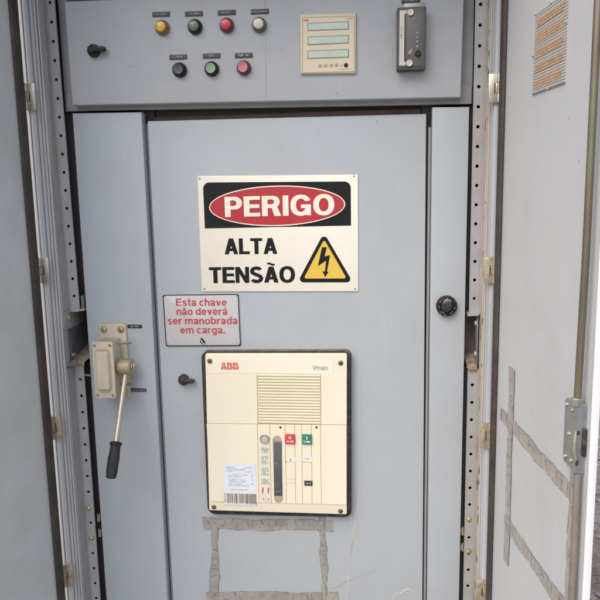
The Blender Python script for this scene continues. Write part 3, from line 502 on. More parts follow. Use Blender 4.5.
CP = MB(); CP.prism([(-.4830, 1.8960), (-.4811, 1.6843), (.3375, 1.6728), (.3405, 1.8860)], -.03, .003, M['panel'], .003, 3); CP = CP.build('control_panel', CAB)
sm = MB(); sm.prism([(-.0562, 1.8786), (-.0553, 1.8786), (-.0588, 1.6815), (-.0596, 1.6815)], -.0304, -.0298, M['frame']); sm.build('seam', CP)
hdp = MB(); hdp.box(-.483, .345, -.022, .003, 1.9, 1.982, M['panel'], .003); hdp.build('upper_panel', CAB)

# outer doors
def outer_door(name_mat, loc, rz, side):
    # local frame: x along the door from the hinge, inner face at y = 0 looking towards -y
    d = side; WD = .458
    def bx(b, x0, x1, *a, **k): return b.box(min(d*x0, d*x1), max(d*x0, d*x1), *a, **k)
    b = MB(); bx(b, 0, WD-.0050, 0, .003, .09, 2.06, name_mat); bx(b, 0, WD-.0012, .0065, .009, .088, 2.062, name_mat)
    bx(b, 0, .003, .0031, .0064, .09, 2.06, name_mat)
    o = b.build('outer_door', CAB); o.location = loc; o.rotation_euler = (0, 0, rz)
    e = MB(); bx(e, WD-.0010, WD+.0025, -.0010, .0098, .086, 2.064, M['edge'], .0010); e.build('edge_flange', o)
    gk = MB(); bx(gk, .004, .028, -.0075, -.0005, .10, 2.05, M['gasket'], .003, 3); bx(gk, .004, .4, -.011, -.0005, 2.02, 2.049, M['gasket'], .004); gk.build('gasket', o)
    return o
HR = Vector((.405, -.10, 0)); RZR = R(-84)
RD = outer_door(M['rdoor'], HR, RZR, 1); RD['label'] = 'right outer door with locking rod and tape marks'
HL = Vector((-.5520, -.098, 0)); RZL = R(82)
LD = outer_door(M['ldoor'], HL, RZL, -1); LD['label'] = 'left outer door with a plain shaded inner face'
rr = MB(); rr.cyl((.4385, -.012, 1.206), (.4440, -.012, 1.40), .0050, .0050, M['rod'], 16); rr.cyl((.4440, -.012, 1.3995), (.4450, -.012, 2.04), .0050, .0050, M['rod'], 16); rr.build('locking_rod', RD)
r2 = MB(); r2.cyl((.4490, -.008, .10), (.4420, -.008, 1.098), .0052, .0052, M['rodtape'], 16); r2.build('taped_locking_rod', RD)
lk = MB(); lk.rbox(.3990, .4395, 1.101, 1.194, .003, -.0125, -.0004, M['zinc'], .0022)
LK = lk.build('latch', RD)
lb = MB(); lb.rbox(.4398, .4445, 1.098, 1.198, .002, -.0145, -.0004, M['zincblue'], .0018); lb.box(.4440, .4449, -.0130, -.009, 1.111, 1.119, M['dark']); lb.box(.4440, .4449, -.0130, -.009, 1.155, 1.161, M['dark']); lb.cyl((.4385, -.012, 1.1945), (.4385, -.012, 1.206), .0078, .0078, M['zinc'], 6, .001); lb.build('latch_case', LK)
lv = MB(); lv.tube([(.4440, -.0140, 1.160), (.4452, -.0155, 1.148), (.4462, -.0160, 1.134), (.4458, -.0135, 1.118)], [.0012, .0020, .0024, .0014], M['steel'], 10); lv.build('latch_lever', LK)
for x, z in ((.405, 1.186), (.4265, 1.185), (.417, 1.147), (.407, 1.110), (.4285, 1.112)):
    sc = MB(); sc.lathe([(.0036, 0), (.0034, .0015), (.002, .0028)], (x, -.0124, z), (0, -1, 0), M['steel'], 16); sc.build('screw', LK)
bb = MB(); bb.box(.4447, .4490, -.006, -.0005, 1.125, 1.165, M['brownblack'], .0015); bb.build('latch_shade_block', LK)  # dark block standing in for the shading behind the latch

# ------------------------------------------------------------------ things on the control panel
YP = -.0302
def push(name, x, z, rim, lensm, label, cat, lit=False, group=None):
    t = thing(name, (x, YP, z), label, cat, group)
    b = MB(); b.lathe([(.0150, 0), (.0152, .004), (.0140, .009), (.0118, .0125), (.0108, .0128), (.0106, .0085)], (0, 0, 0), (0, -1, 0), rim, 36); b.build('bezel', t)
    b = MB()
    if lit: b.lathe([(.0105, .0087), (.0105, .0155), (.0095, .0178), (.006, .0190), (.002, .0194)], (0, 0, 0), (0, -1, 0), lensm, 36)
    else: b.lathe([(.0104, .0087), (.0104, .0135), (.0096, .0145), (.0075, .0143), (.002, .0138)], (0, 0, 0), (0, -1, 0), lensm, 36)
    b.build('lens' if lit else 'cap', t); return t
GP = 'pilot lamps in the upper row of the control panel'; GB = 'push buttons in the lower row of the control panel'
push('pilot_lamp', -.2725, 1.8330, M['l_yrim'], M['l_yellow'], 'amber yellow pilot lamp at the left end of the upper row', 'pilot lamp', True, GP)
push('pilot_lamp', -.2030, 1.8315, M['black'], M['l_green'], 'unlit dull green pilot lamp with black rim between the yellow and red lamps', 'pilot lamp', True, GP)
push('pilot_lamp', -.1362, 1.8312, M['l_rrim'], M['l_red'], 'bright red pilot lamp with dark red rim in the upper row', 'pilot lamp', True, GP)
push('pilot_lamp', -.0688, 1.8292, M['l_wrim'], M['l_white'], 'white pilot lamp with olive rim at the right end of the upper row', 'pilot lamp', True, GP)
push('push_button', -.2397, 1.7476, M['black'], M['l_black'], 'all black push button at the left of the lower row', 'push button', False, GB)
push('push_button', -.1713, 1.7470, M['black'], M['l_green2'], 'light green push button with black rim in the middle of the lower row', 'push button', False, GB)
push('push_button', -.1037, 1.7464, M['l_prim'], M['l_pink'], 'faded pinkish red push button at the right of the lower row', 'push button', False, GB)
def nameplate(x, z, wd, h, y, m, ink, label, seed, x0=.12, x1=.88, tilt=-.012, group='small engraved name plates on the control panel'):
    t = thing('name_plate', (x, y, z), label, 'name plate', group)
    b = MB(); b.prism([(-wd/2, -h/2-tilt*wd/2), (wd/2, -h/2+tilt*wd/2), (wd/2, h/2+tilt*wd/2), (-wd/2, h/2-tilt*wd/2)], -.0016, 0, m, .0004); b.build('plate', t)
    b = MB(); micro(b, -wd/2+wd*x0, -wd/2+wd*x1, 0, h*.36, -.0020, ink, seed); b.shear(lambda X, Y, Z: (X, Y, Z+tilt*X)); b.build('lettering', t); return t
W_, H_ = .0372, .0098
nameplate(-.2742, 1.8600, W_, H_, YP, M['panlabel'], M['ink_dim'], 'black engraved name plate above the yellow pilot lamp', 1)
nameplate(-.2049, 1.8577, W_, H_, YP, M['panlabel'], M['ink_dim'], 'black engraved name plate above the unlit green pilot lamp', 2)
nameplate(-.1360, 1.8568, W_, H_, YP, M['panlabel'], M['ink_dim'], 'black engraved name plate above the red pilot lamp', 3, .25, .72)
nameplate(-.0672, 1.8555, W_, H_, YP, M['panlabel'], M['ink_dim'], 'black engraved name plate above the white pilot lamp', 4, .05, .92)
nameplate(-.2422, 1.7739, W_, H_, YP, M['panlabel'], M['ink_w'], 'black engraved name plate above the black push button', 5, .18, .80)
nameplate(-.1710, 1.7735, W_, H_, YP, M['panlabel'], M['ink_dim'], 'black engraved name plate above the green push button', 6, .3, .66)
nameplate(-.1034, 1.7717, W_, H_, YP, M['panlabel'], M['ink_w'], 'black engraved name plate above the pinkish red push button', 7, .22, .78)
nameplate(.2365, 1.8630, .0360, .0125, YP, M['label'], M['ink_dim'], 'black name plate above the dark relay box', 8, .1, .9)

def rotary(loc, ang, label, m, k=1.0):
    t = thing('rotary_switch', loc, label, 'rotary switch', 'black rotary switches with pointer handles')
    b = MB(); b.lathe([(.0148*k, 0), (.0150*k, .006), (.0138*k, .009), (.004, .010)], (0, 0, 0), (0, -1, 0), m, 30); b.build('knob', t)
    b = MB(); b.rbox(-.0095*k, .0325*k, -.0050*k, .0050*k, .0045*k, -.0175, -.008, m, .0018); b.lathe([(.0085*k, .008), (.0082*k, .0165), (.006*k, .0180)], (0, 0, 0), (0, -1, 0), m, 24)
    o = b.build('handle', t); o.rotation_euler = (0, ang, 0); return t
rotary((-.4230, YP, 1.7935), R(-3), 'black rotary switch with pointer handle at the left of the control panel', M['black'], .9)
rotary((-.2715, -.0002, 1.0718), R(2), 'weathered brown black rotary switch on the door beside the breaker front', M['brownblack'], .85)

# meter
t = thing('power_meter', (.0713, YP, 1.7270), 'beige square power meter with three pale green displays', 'meter')
bz = (.0713, YP, 1.7270)
b = MB(); b.prism([(.0150, 1.8452), (.0143, 1.7292), (.1270, 1.7266), (.1280, 1.8428)], -.0375, YP, M['meter'], .002, 3); MC = b.build('case', t, bz)
b = MB(); inn = [(.0208, 1.8381), (.1245, 1.8358), (.1239, 1.7300), (.0189, 1.7314)]
b.flat(inn, -.0379, M['meterface']); b.build('face_plate', t, bz)
b = MB()
for i in range(4):
    p, q = Vector(inn[i]), Vector(inn[(i+1) % 4]); n_ = Vector((-(q-p).y, (q-p).x)).normalized()*.0005
    b.flat([tuple(p-n_), tuple(q-n_), tuple(q+n_), tuple(p+n_)], -.0383, M['meteredge'])
b.build('border_line', t, bz)
for k, (A, B_, C_, D_) in enumerate((((.0322, 1.8256), (.1120, 1.8250), (.1119, 1.8128), (.0320, 1.8138)), ((.0318, 1.7992), (.1117, 1.7990), (.1116, 1.7863), (.0316, 1.7863)), ((.0313, 1.7721), (.1115, 1.7719), (.1114, 1.7590), (.0311, 1.7597)))):
    b = MB(); e = .0018; b.prism([(A[0]-e, A[1]+e), (B_[0]+e, B_[1]+e), (C_[0]+e, C_[1]-e), (D_[0]-e, D_[1]-e)], -.0388, -.0376, M['lcdrim'], .0005); dr = b.build('display', t, bz)
    b = MB(); b.flat([A, B_, C_, D_], -.0391, M['lcd']); b.build('glass', dr, bz)
for k, x in enumerate((.0545, .0654, .0770, .0878)):
    b = MB(); b.rbox(x-.0034, x+.0034, 1.7407, 1.7465, .001, -.0387, -.0376, M['lcdrim'] if 0 else M['slottan'], .0004); b.build('key', t, bz)
b = MB(); b.lathe([(.0044, 0), (.0044, .001), (.0038, .0014)], (.1074, -.0376, 1.7425), (0, -1, 0), M['black'], 22); b.build('optical_port', t, bz)
b = MB(); b.flat(rrect(.0965, .0995, 1.7402, 1.7434, .0008, 3), -.0383, M['stkink']); b.build('indicator_mark', t, bz); b = MB(); lettering(b, 'ABB', .0226, .0328, 1.8308, .0034, -.0383, M['redink'], 'logo', 0, 60); b.build('lettering', t, bz); b = MB(); micro(b, .1100, .1203, 1.8318, .0021, -.0383, M['paperline'], 31); b.build('lettering', t, bz); b = MB(); micro(b, .0925, .1175, 1.7352, .0016, -.0383, M['groove'], 32); b.build('lettering', t, bz)

# relay
bz = (.2365, YP, 1.7260); t = thing('protection_relay', bz, 'black oblong relay box with a white strip and two screws', 'relay')
b = MB(); b.prism([(.2225, 1.8560), (.2625, 1.8565), (.2625, 1.8420), (.2225, 1.8420)], -.036, YP, M['zinc'], .0006); b.build('mounting_plate', t, bz)
b = MB(); b.rbox(.2085, .2650, 1.7262, 1.8428, .003, -.058, YP, M['relay'], .002); b.build('case', t, bz)
b = MB(); b.rbox(.2270, .2625, 1.7320, 1.8395, .002, -.0588, -.0575, M['relayface'], .0004); b.build('face_plate', t, bz)
b = MB(); b.prism([(.2135, 1.8375), (.2275, 1.8375), (.2275, 1.8315), (.2225, 1.8285), (.2218, 1.7425), (.2265, 1.7395), (.2265, 1.7335), (.2128, 1.7335)], -.0596, -.0575, M['relaystrip'], .0006)
micro(b, .2150, .2162, 1.790, .003, -.060, M['paperline'], 40)
for k in range(5): b.flat(rrect(.2162, .2180, 1.7845+k*.0048, 1.7870+k*.0048, .0006, 2), -.0600, M['paperline'])
b.build('white_strip', t, bz)
for x, z in ((.2345, 1.8325), (.2330, 1.7378)):
    b = MB(); b.lathe([(.0064, 0), (.0064, .003), (.005, .0042), (.0028, .0036)], (x, -.0586, z), (0, -1, 0), M['washer'], 24); b.lathe([(.0027, .0034), (.0026, .0045)], (x, -.0586, z), (0, -1, 0), M['brassy'], 12); b.build('screw', t, bz)
b = MB(); b.lathe([(.0058, 0), (.0058, .004), (.0045, .005)], (.2495, -.0586, 1.7548), (0, -1, 0), M['black'], 24); b.build('reset_button', t, bz)
b = MB()
for k in range(4): b.lathe([(.0022, 0), (.0018, .0012)], (.2480, -.0587, 1.7690+k*.0085), (0, -1, 0), M['slottan'] if k % 2 else M['zinc'], 12)
b.build('indicator', t, bz)
b = MB(); b.flat([(.2300, 1.7575), (.2370, 1.7660), (.2382, 1.7625), (.2330, 1.7545)], -.0591, M['zinc']); b.flat([(.2375, 1.7620), (.2392, 1.7560), (.2384, 1.7530), (.2366, 1.7600)], -.0591, M['redplastic']); b.build('sticker', t, bz)

# ------------------------------------------------------------------ danger sign
SY = -.0002; bz = (-.045, SY, 1.2756)
t = thing('warning_sign', bz, 'large cream danger sign with a red oval and the words PERIGO ALTA TENSÃO', 'warning sign')
b = MB(); b.prism(rounded([(-.2204, 1.2758), (.1284, 1.2752), (.1292, 1.5256), (-.2193, 1.5300)], .003, 3), -.003, SY, M['signcream'], .0006); b.build('board', t, bz)
hdr = [(-.2077, 1.5160), (.1139, 1.5115), (.1139, 1.4181), (-.2074, 1.4162)]
b = MB()
def qmap(u, v): # rounded header mapped on the slightly tilted quad
    a = Vector(hdr[3]).lerp(Vector(hdr[2]), u); c = Vector(hdr[0]).lerp(Vector(hdr[1]), u); return tuple(a.lerp(c, v))
rp = [qmap(x/.3215, z/.0970) for x, z in rrect(0, .3215, 0, .0970, .014, 8, (1, 1, 0, 0))]
b.flat(rp, -.0034, M['signblack']); b.build('header', t, bz)
def tell(rx, rz): return [(x, z+.008*(x+.047)) for x, z in ell(-.0470, 1.4627, rx, rz)]
b = MB(); b.flat(tell(.1490, .0435), -.0037, M['signcream']); b.build('oval_outline', t, bz)
b = MB(); b.flat(tell(.1465, .0410), -.0040, M['signred']); b.build('red_oval', t, bz)
b = MB(); lettering(b, 'PERIGO', -.1605, .0785, 1.4405, .0435, -.0043, M['signcream'], 'heavy', .006, 75); b.build('lettering', t, bz)
b = MB(); lettering(b, 'ALTA', -.1651, -.0475, 1.3585, .0350, -.0034, M['signblack'], 'bold', 0, 55); b.build('lettering', t, bz)
b = MB(); lettering(b, 'TENSÃO', -.2020, -.0096, 1.2945, .0358, -.0034, M['signblack'], 'bold', .004, 50); b.build('lettering', t, bz)
b = MB(); b.flat(rounded([(.0552, 1.4035), (-.0045, 1.2955), (.1173, 1.2950)], .0080, 7), -.0034, M['signblack']); TR_ = b.build('triangle_border', t, bz)
b = MB(); b.flat(rounded([(.0556, 1.3895), (.0094, 1.3040), (.1036, 1.3036)], .0035, 5), -.0037, M['signyellow'])
b.build('yellow_field', TR_, bz)
b = MB(); b.flat([(.0508, 1.3722), (.0610, 1.3722), (.0560, 1.3520), (.0410, 1.3310)], -.0040, M['signblack']); b.flat([(.0560, 1.3520), (.0680, 1.3550), (.0605, 1.3180), (.0562, 1.3180), (.0592, 1.3432), (.0410, 1.3310)], -.00402, M['signblack'])
b.flat([(.0512, 1.3200), (.0642, 1.3186), (.0566, 1.3065)], -.0040, M['signblack']); b.build('lightning_bolt', TR_, bz)
for x, z in ((-.2145, 1.5249), (.1208, 1.5226), (-.2144, 1.2821), (.1217, 1.2810)):
    b = MB(); b.lathe([(.0024, 0), (.0022, .0006), (.0012, .0012)], (x, -.003, z), (0, -1, 0), M['rivet'], 14); b.build('rivet', t, bz)

# small notice plate
bz = (-.223, SY, 1.1495); t = thing('notice_sign', bz, 'small grey notice plate with red lettering and black border above the breaker', 'sign')
q4 = [(-.3108, 1.1490), (-.1348, 1.1510), (-.1362, 1.2707), (-.3124, 1.2692)]
b = MB(); b.prism(rounded(q4, .004, 4), -.0022, SY, M['plate'], .0004); b.build('board', t, bz)
b = MB(); o_ = rounded(q4, .0045, 5); k_ = Vector((-.2236, 1.2099)); i_ = rounded([tuple(k_+(Vector(p)-k_)*Vector((1, 1)).x*.965) for p in q4], .004, 5)
o2 = rounded([tuple(k_+(Vector(p)-k_)*.992) for p in q4], .0045, 5); b.ring(o2, [(k_.x+(p[0]-k_.x)*.974, k_.y+(p[1]-k_.y)*.963) for p in o2], -.0026, M['signblack']); b.build('border', t, bz)
b = MB()
lettering(b, 'Esta chave', -.2811, -.1648, 1.2433, .0166, -.0026, M['platered'], 'medium'); b.build('lettering', t, bz)
b = MB(); lettering(b, 'não deverá', -.2810, -.1642, 1.2224, .0166, -.0026, M['platered'], 'medium', .003); b.build('lettering', t, bz)
b = MB(); lettering(b, 'ser manobrada', -.3031, -.1415, 1.2008, .0166, -.0026, M['platered'], 'medium', .005); b.build('lettering', t, bz)
b = MB(); lettering(b, 'em carga.', -.2746, -.1714, 1.1798, .0166, -.0026, M['platered'], 'medium', .005); b.build('lettering', t, bz)
b = MB(); b.flat([(-.2290, 1.1690), (-.2235, 1.1690), (-.2165, 1.1575), (-.2195, 1.1570), (-.2245, 1.1640)], -.0026, M['signblack'])
b.ring(ell(-.2255, 1.1610, .0042, .0042, 20), ell(-.2255, 1.1610, .0024, .0026, 20), -.0027, M['signblack']); b.flat(rrect(-.2275, -.2150, 1.1545, 1.1557, .0005, 2), -.0026, M['platered']); b.build('emblem', t, bz)
for x, z in ((-.3060, 1.2640), (-.1420, 1.2650), (-.3040, 1.1570), (-.1405, 1.1570)):
    b = MB(); b.lathe([(.0016, 0), (.0014, .0006)], (x, -.0022, z), (0, -1, 0), M['rivet'], 12); b.build('rivet', t, bz)

# ------------------------------------------------------------------ circuit breaker front
bz = (-.056, 0, .765); YB = -.027
t = thing('circuit_breaker', bz, 'cream circuit breaker front panel set in the door with louvres and push buttons', 'circuit breaker')
b = MB(); b.prism(rounded([(-.2248, .7520), (.1102, .7560), (.1125, 1.1462), (-.2240, 1.1418)], .014, 6), -.0175, -.0002, M['blackdust'], .004, 3); b.build('rubber_gasket', t, bz)
fc = [(-.2188, .7655), (.1005, .7672), (.1038, 1.1410), (-.2128, 1.1385)]
b = MB(); b.prism(rounded(fc, .004, 4), YB, -.0178, M['cream'], .0016, 3); FP = b.build('front_panel', t, bz)
Y1 = YB-.0004
b = MB(); b.prism([(-.1906, 1.1255), (.0732, 1.1270), (.0729, 1.0956), (-.1918, 1.0950)], Y1-.0003, Y1+.0002, M['creamlight']); b.build('name_band', t, bz)
b = MB(); 
lettering(b, 'ABB', -.1777, -.1375, 1.1032, .0162, Y1-.0008, M['redink'], 'logo', 0, 60)
for z in (1.1112,): b.flat([(-.178, z-.0004), (-.137, z-.0004), (-.137, z+.0004), (-.178, z+.0004)], Y1-.0011, M['creamlight'])
for x in (-.1710, -.1578, -.1438): b.flat([(x-.0004, 1.1025), (x+.0004, 1.1025), (x+.0004, 1.120), (x-.0004, 1.120)], Y1-.0011, M['creamlight'])
b.build('lettering', t, bz); b = MB(); lettering(b, 'Vmax', .0278, .0622, 1.1042, .0112, Y1-.0008, M['stkink'], 'light'); b.build('lettering', t, bz)
b = MB(); n = 17     # louvre: real ridges
for k in range(n):
    z = .9795+(1.0950-.9795)*(k+.5)/n; h = (1.0950-.9795)/n
    xa = -.0962+(z-.9775)*.008; xb = .0437+(z-.9775)*.013
    b.raw([(xa, YB-.0003, z-h*.5), (xb, YB-.0003, z-h*.5), (xb, YB-.0034, z-h*.12), (xa, YB-.0034, z-h*.12), (xb, YB-.0034, z+h*.2), (xa, YB-.0034, z+h*.2), (xb, YB-.0003, z+h*.34), (xa, YB-.0003, z+h*.34)],
          [(0, 1, 2, 3), (3, 2, 4, 5), (5, 4, 6, 7), (0, 3, 5, 7), (1, 6, 4, 2)], M['cream'])
    b.flat([(xa, z+h*.34), (xb, z+h*.34), (xb, z+h*.5), (xa, z+h*.5)], YB-.0004, M['groove'])
b.build('louvre', t, bz, 20)
gr = MB(); gr.flat([(-.2160, .7880), (.1008, .7905), (.1022, 1.0945), (-.2125, 1.0925)], YB-.0003, M['groove']); gr.build('panel_joint', t, bz)
ed = [(-.2160, -.2160), (-.0988, -.1000), (-.0708, -.0716), (-.0362, -.0368), (-.0146, -.0152), (.0013, .0007), (.0230, .0223), (.0438, .0430), (.1016, .1006)]
b = MB(); e_ = .00042
for (ta, ba), (tb, bb_) in zip(ed, ed[1:]): b.prism([(ta+e_, .9758+.0085*(ta+.216)), (tb-e_, .9758+.0085*(tb+.216)), (bb_-e_, .7884+.0085*(bb_+.216)), (ba+e_, .7884+.0085*(ba+.216))], YB-.0016, YB-.0004, M['cream'], .0006)
b.prism([(-.2123, 1.0918), (-.0968, 1.0930), (-.0980, .9782), (-.2148, .9772)], YB-.0014, YB-.0004, M['cream'], .0006); b.prism([(.0462, 1.0942), (.1026, 1.0946), (.1016, .9800), (.0448, .9795)], YB-.0014, YB-.0004, M['cream'], .0006)
b.build('moulded_cover', t, bz, 12)
Y1 = YB-.0020
b = MB()
for z in (.8490, .8395): b.flat([(-.0358, z-.0003), (-.0150, z-.0003), (-.0150, z+.0003), (-.0358, z+.0003)], Y1, M['groove'])
b.build('window_joint', t, bz)
for x, z in ((-.2025, 1.1223), (.0900, 1.1205), (-.2069, .7746), (.0862, .7753)):
    b = MB(); b.lathe([(.0062, 0), (.0060, .0008), (.0052, .0009)], (x, YB, z), (0, -1, 0), M['groove'], 22); screw(b, x, YB-.0008, z, .0050, M['darkscrew'], True, .002, x*9); b.build('screw', t, bz)
for x, z in ((-.0465, .9712), (.0346, .9730)):
    b = MB(); screw(b, x, YB-.0016, z, .0026, M['brownblack'], False); b.build('screw', t, bz)
b = MB(); b.lathe([(.0108, 0), (.0108, .004), (.0098, .0055), (.0086, .005), (.0084, .002)], (-.0832, YB-.0012, .9438), (0, -1, 0), M['slottan'], 30); b.build('key_ring', t, bz)
b = MB(); b.lathe([(.0083, .001), (.0080, .0026), (.004, .0036)], (-.0832, YB-.0012, .9438), (0, -1, 0), M['paper'], 24); b.build('indicator', t, bz)
b = MB(); b.flat([(-.0955, .9258), (-.0715, .9262), (-.0722, .7918), (-.0962, .7912)], Y1-.0003, M['strip']); SP = b.build('instruction_strip', t, bz)
b = MB(); z = .922; k = 0
while z > .835:
    if k not in (4, 5, 12, 13, 20, 21): 
        c = -.0836; hw = .0098*(.8+.2*math.sin(k*2.1)); micro(b, c-hw, c+hw, z, .0026, Y1-.0007, M['stripink'], 100+k, .18)
    z -= .0034; k += 1
b.build('lettering', SP, bz)
b = MB()
for c in (-.0905, -.0775):
    b.flat([(c-.001, .8275), (c+.003, .8275), (c+.0008, .8195), (c+.0022, .8195), (c-.002, .8085), (c-.0012, .8165), (c-.0028, .8165)], Y1-.0007, M['redink'])
b.flat(rounded([(-.0840, .8075), (-.0945, .7935), (-.0735, .7935)], .0015, 3), Y1-.0006, M['pale']); b.flat([(-.0848, .8050), (-.0828, .8050), (-.0832, .7975), (-.0844, .7975)], Y1-.0010, M['redink']); b.flat(ell(-.0838, .7955, .0009, .0009, 10), Y1-.0010, M['redink'])
b.flat([(-.0915, .8015), (-.0900, .8035), (-.0870, .7960), (-.0885, .7950)], Y1-.0010, M['redink']); b.flat([(-.0760, .8015), (-.0775, .8035), (-.0805, .7960), (-.0790, .7950)], Y1-.0010, M['redink'])
b.build('danger_marks', SP, bz)
b = MB(); b.flat(rrect(-.0648, -.0446, .7915, .9515, .0099, 8), Y1-.0002, M['slottan']); SL = b.build('charging_slot', t, bz)
b = MB(); b.prism([(-.0628, .9385), (-.0442, .9388), (-.0462, .8085), (-.0648, .8082)], Y1-.0016, Y1+.0001, M['slotgrey'], .0008); b.flat([(-.0625, .9375), (-.0448, .9377), (-.0449, .9368), (-.0626, .9366)], Y1-.002, M['paper']); micro(b, -.060, -.0495, .8195, .002, Y1-.002, M['ink_w'], 77); b.flat(ell(-.0585, .886, .0012, .0012, 10), Y1-.002, M['ink_w']); b.build('slot_cover', SL, bz)
for x0, x1, z0, z1, m, ch_, sd in ((-.0358, -.0137, .9338, .9562, M['redplastic'], '0', 51), (.0024, .0240, .9340, .9565, M['greenplastic'], 'I', 52)):
    b = MB(); b.rbox(x0, x1, z0, z1, .001, YB-.0055, YB, m, .001); o = b.build('push_button', t, bz); o['label'] = 'red off button' if sd == 51 else 'green on button'
    b = MB(); ym = YB-.0059; c = (x0+x1)/2
    if ch_ == '0': b.ring(ell(c, z0+.0150, .0034, .0034, 20), ell(c, z0+.0150, .0020, .0020, 20), ym, M['pale'])
    else: b.flat([(c-.0011, z0+.0108), (c+.0011, z0+.0108), (c+.0011, z0+.0185), (c-.0011, z0+.0185)], ym, M['pale'])
    micro(b, x0+.0032, x1-.003, z0+.0062, .0040, ym, M['pale'], sd, .15); b.build('lettering', o, bz)
b = MB(); b.flat([(-.0362, .9022), (-.0140, .9022), (-.0142, .8895), (-.0365, .8895)], Y1-.0003, M['pale']); b.flat([(-.0262, .8990), (-.0240, .8990), (-.0240, .8935), (-.0262, .8935)], Y1-.0007, M['barcode']); b.flat([(-.0362, .8915), (-.0338, .8915), (-.0338, .8896), (-.0362, .8896)], Y1-.0007, M['barcode']); b.flat([(-.0362, .9022), (-.0352, .9022), (-.0352, .8896), (-.0364, .8896)], Y1-.0007, M['barbg']); micro(b, -.028, -.020, .8915, .0014, Y1-.0007, M['barcode'], 61); b.build('state_window', t, bz)
b = MB(); b.flat([(.0012, .9035), (.0240, .9037), (.0239, .8962), (.0012, .8960)], Y1-.0003, M['stk']); b.flat([(.0012, .8960), (.0239, .8962), (.0239, .8925), (.0011, .8923)], Y1-.0003, M['pale']); b.flat([(.0012, .8923), (.0239, .8925), (.0239, .8908), (.0011, .8906)], Y1-.0003, M['signyellow']); micro(b, .0082, .0165, .8994, .0030, Y1-.0008, M['barcode'], 62, .1); b.build('spring_window', t, bz)
b = MB(); b.rbox(.0052, .0236, .8354, .8464, .0008, YB-.0034, YB, M['label'], .0005); micro(b, .0085, .0200, .8410, .0034, YB-.0039, M['ink_w'], 63, .12); b.build('operation_counter', t, bz)
b = MB(); b.flat([(-.1806, .8828), (-.1052, .8848), (-.1066, .7832), (-.1820, .7828)], Y1-.0004, M['stk']); ST = b.build('rating_sticker', t, bz)
b = MB(); r = random.Random(5)
for k, (z, a, c_2) in enumerate(((.8735, -.175, -.151), (.8735, -.131, -.112), (.8690, -.175, -.146), (.8690, -.145, -.130), (.8645, -.172, -.158), (.8640, -.130, -.111), (.8565, -.172, -.124), (.8520, -.170, -.140), (.8445, -.168, -.132), (.8400, -.168, -.128), (.8345, -.170, -.138), (.8300, -.168, -.122), (.8200, -.168, -.126), (.8570, -.116, -.112), (.8520, -.116, -.111), (.8460, -.116, -.112), (.8350, -.117, -.111))):
    micro(b, a, c_2, z, .0024, Y1-.0008, M['stkink'], 200+k, .3)
b.build('lettering', ST, bz)
b = MB(); b.flat([(-.1812, .8105), (-.1060, .8112), (-.1064, .7895), (-.1816, .7875)], Y1-.0008, M['barbg']); x = -.1800
while x < -.1075:
    wd = r.choice((.0006, .0010, .0016, .0024)); kk = r.random()
    if kk < .68: b.flat([(x, .7870+r.choice((0, 0, -.002))), (x+wd, .7870), (x+wd, .8105), (x, .8105)], Y1-.0012, M['barcode'])
    elif kk > .85: b.flat([(x, .7875), (x+wd*2, .7875), (x+wd*2, .8105), (x, .8105)], Y1-.0012, M['stk'])
    x += wd+r.choice((.0008, .0014, .0022))
b.build('barcode', ST, bz)

# ------------------------------------------------------------------ disconnector with its hand lever
bz = (-.428, -.0122, 1.035); t = thing('lever_switch', bz, 'beige disconnector box with a brass hub and a hanging hand lever', 'lever switch')
b = MB(); b.prism(rounded([(-.4590, 1.2045), (-.3960, 1.2050), (-.3948, 1.0345), (-.4610, 1.0340)], .003, 3), -.019, -.0122, M['beige'], .0015); b.build('back_plate', t, bz)
for x, z in ((-.4480, 1.1920), (-.4075, 1.1925), (-.4060, 1.0445), (-.4500, 1.0430)):
    b = MB(); b.lathe([(.0082, 0), (.0082, .0016)], (x, -.019, z), (0, -1, 0), M['brassy'], 22); screw(b, x, -.0204, z, .0066, M['brassy'], True, .004, x*11); b.build('screw', t, bz)
b = MB(); b.box(-.4500, -.4095, -.072, -.0188, 1.0535, 1.1730, M['beige'], .0025, 3); b.build('body', t, bz)
b = MB(); b.rbox(-.4522, -.4050, 1.0490, 1.1765, .003, -.0785, -.0722, M['beige'], .0015); CV = b.build('cover', t, bz)
b = MB(); b.loft(-.4450, -.4115, 1.0670, 1.1600, .0085, [(0, -.0785), (.0012, -.0835), (.0022, -.0872), (.0040, -.0893), (.0068, -.0903)], M['beige']); b.build('raised_pad', CV, bz, 50)
for x, z in ((-.4462, 1.1690), (-.4108, 1.1690), (-.4462, 1.0560), (-.4110, 1.0560)):
    b = MB(); screw(b, x, -.0786, z, .0034, M['brassy'], True, .0022, z*40); b.build('screw', CV, bz)
for z, m in ((1.1600, M['redplastic']), (1.0640, M['greenplastic'])):
    b = MB(); b.raw([(-.4091, -.071, z-.0075), (-.4091, -.064, z-.0075), (-.4091, -.064, z+.0075), (-.4091, -.071, z+.0075)], [(0, 1, 2, 3)], m); o = b.build('position_mark', t, bz); o['label'] = 'red position mark' if z > 1.1 else 'green position mark'
for z, xe in ((1.1650, -.3790), (1.0690, -.3860)):
    b = MB(); b.cyl((-.4094, -.036, z), (xe, -.036, z), .0032, .0032, M['rustlip'], 12, .0006); b.build('stop_pin', t, bz)
b = MB(); b.cyl((-.4094, -.046, 1.112), (-.3760, -.046, 1.112), .0180, .0180, M['castbrass'], 30, .0030); b.cyl((-.386, -.046, 1.131), (-.386, -.046, 1.134), .004, .004, M['steel'], 12, .0008); HB = b.build('hub', t, bz)
b = MB(); b.cyl((-.3758, -.046, 1.112), (-.3735, -.046, 1.112), .0105, .0105, M['steel'], 24, .0006); b.cyl((-.3734, -.046, 1.112), (-.3675, -.046, 1.112), .0075, .0075, M['brassy'], 6, .001); b.build('hub_bolt', HB, bz)
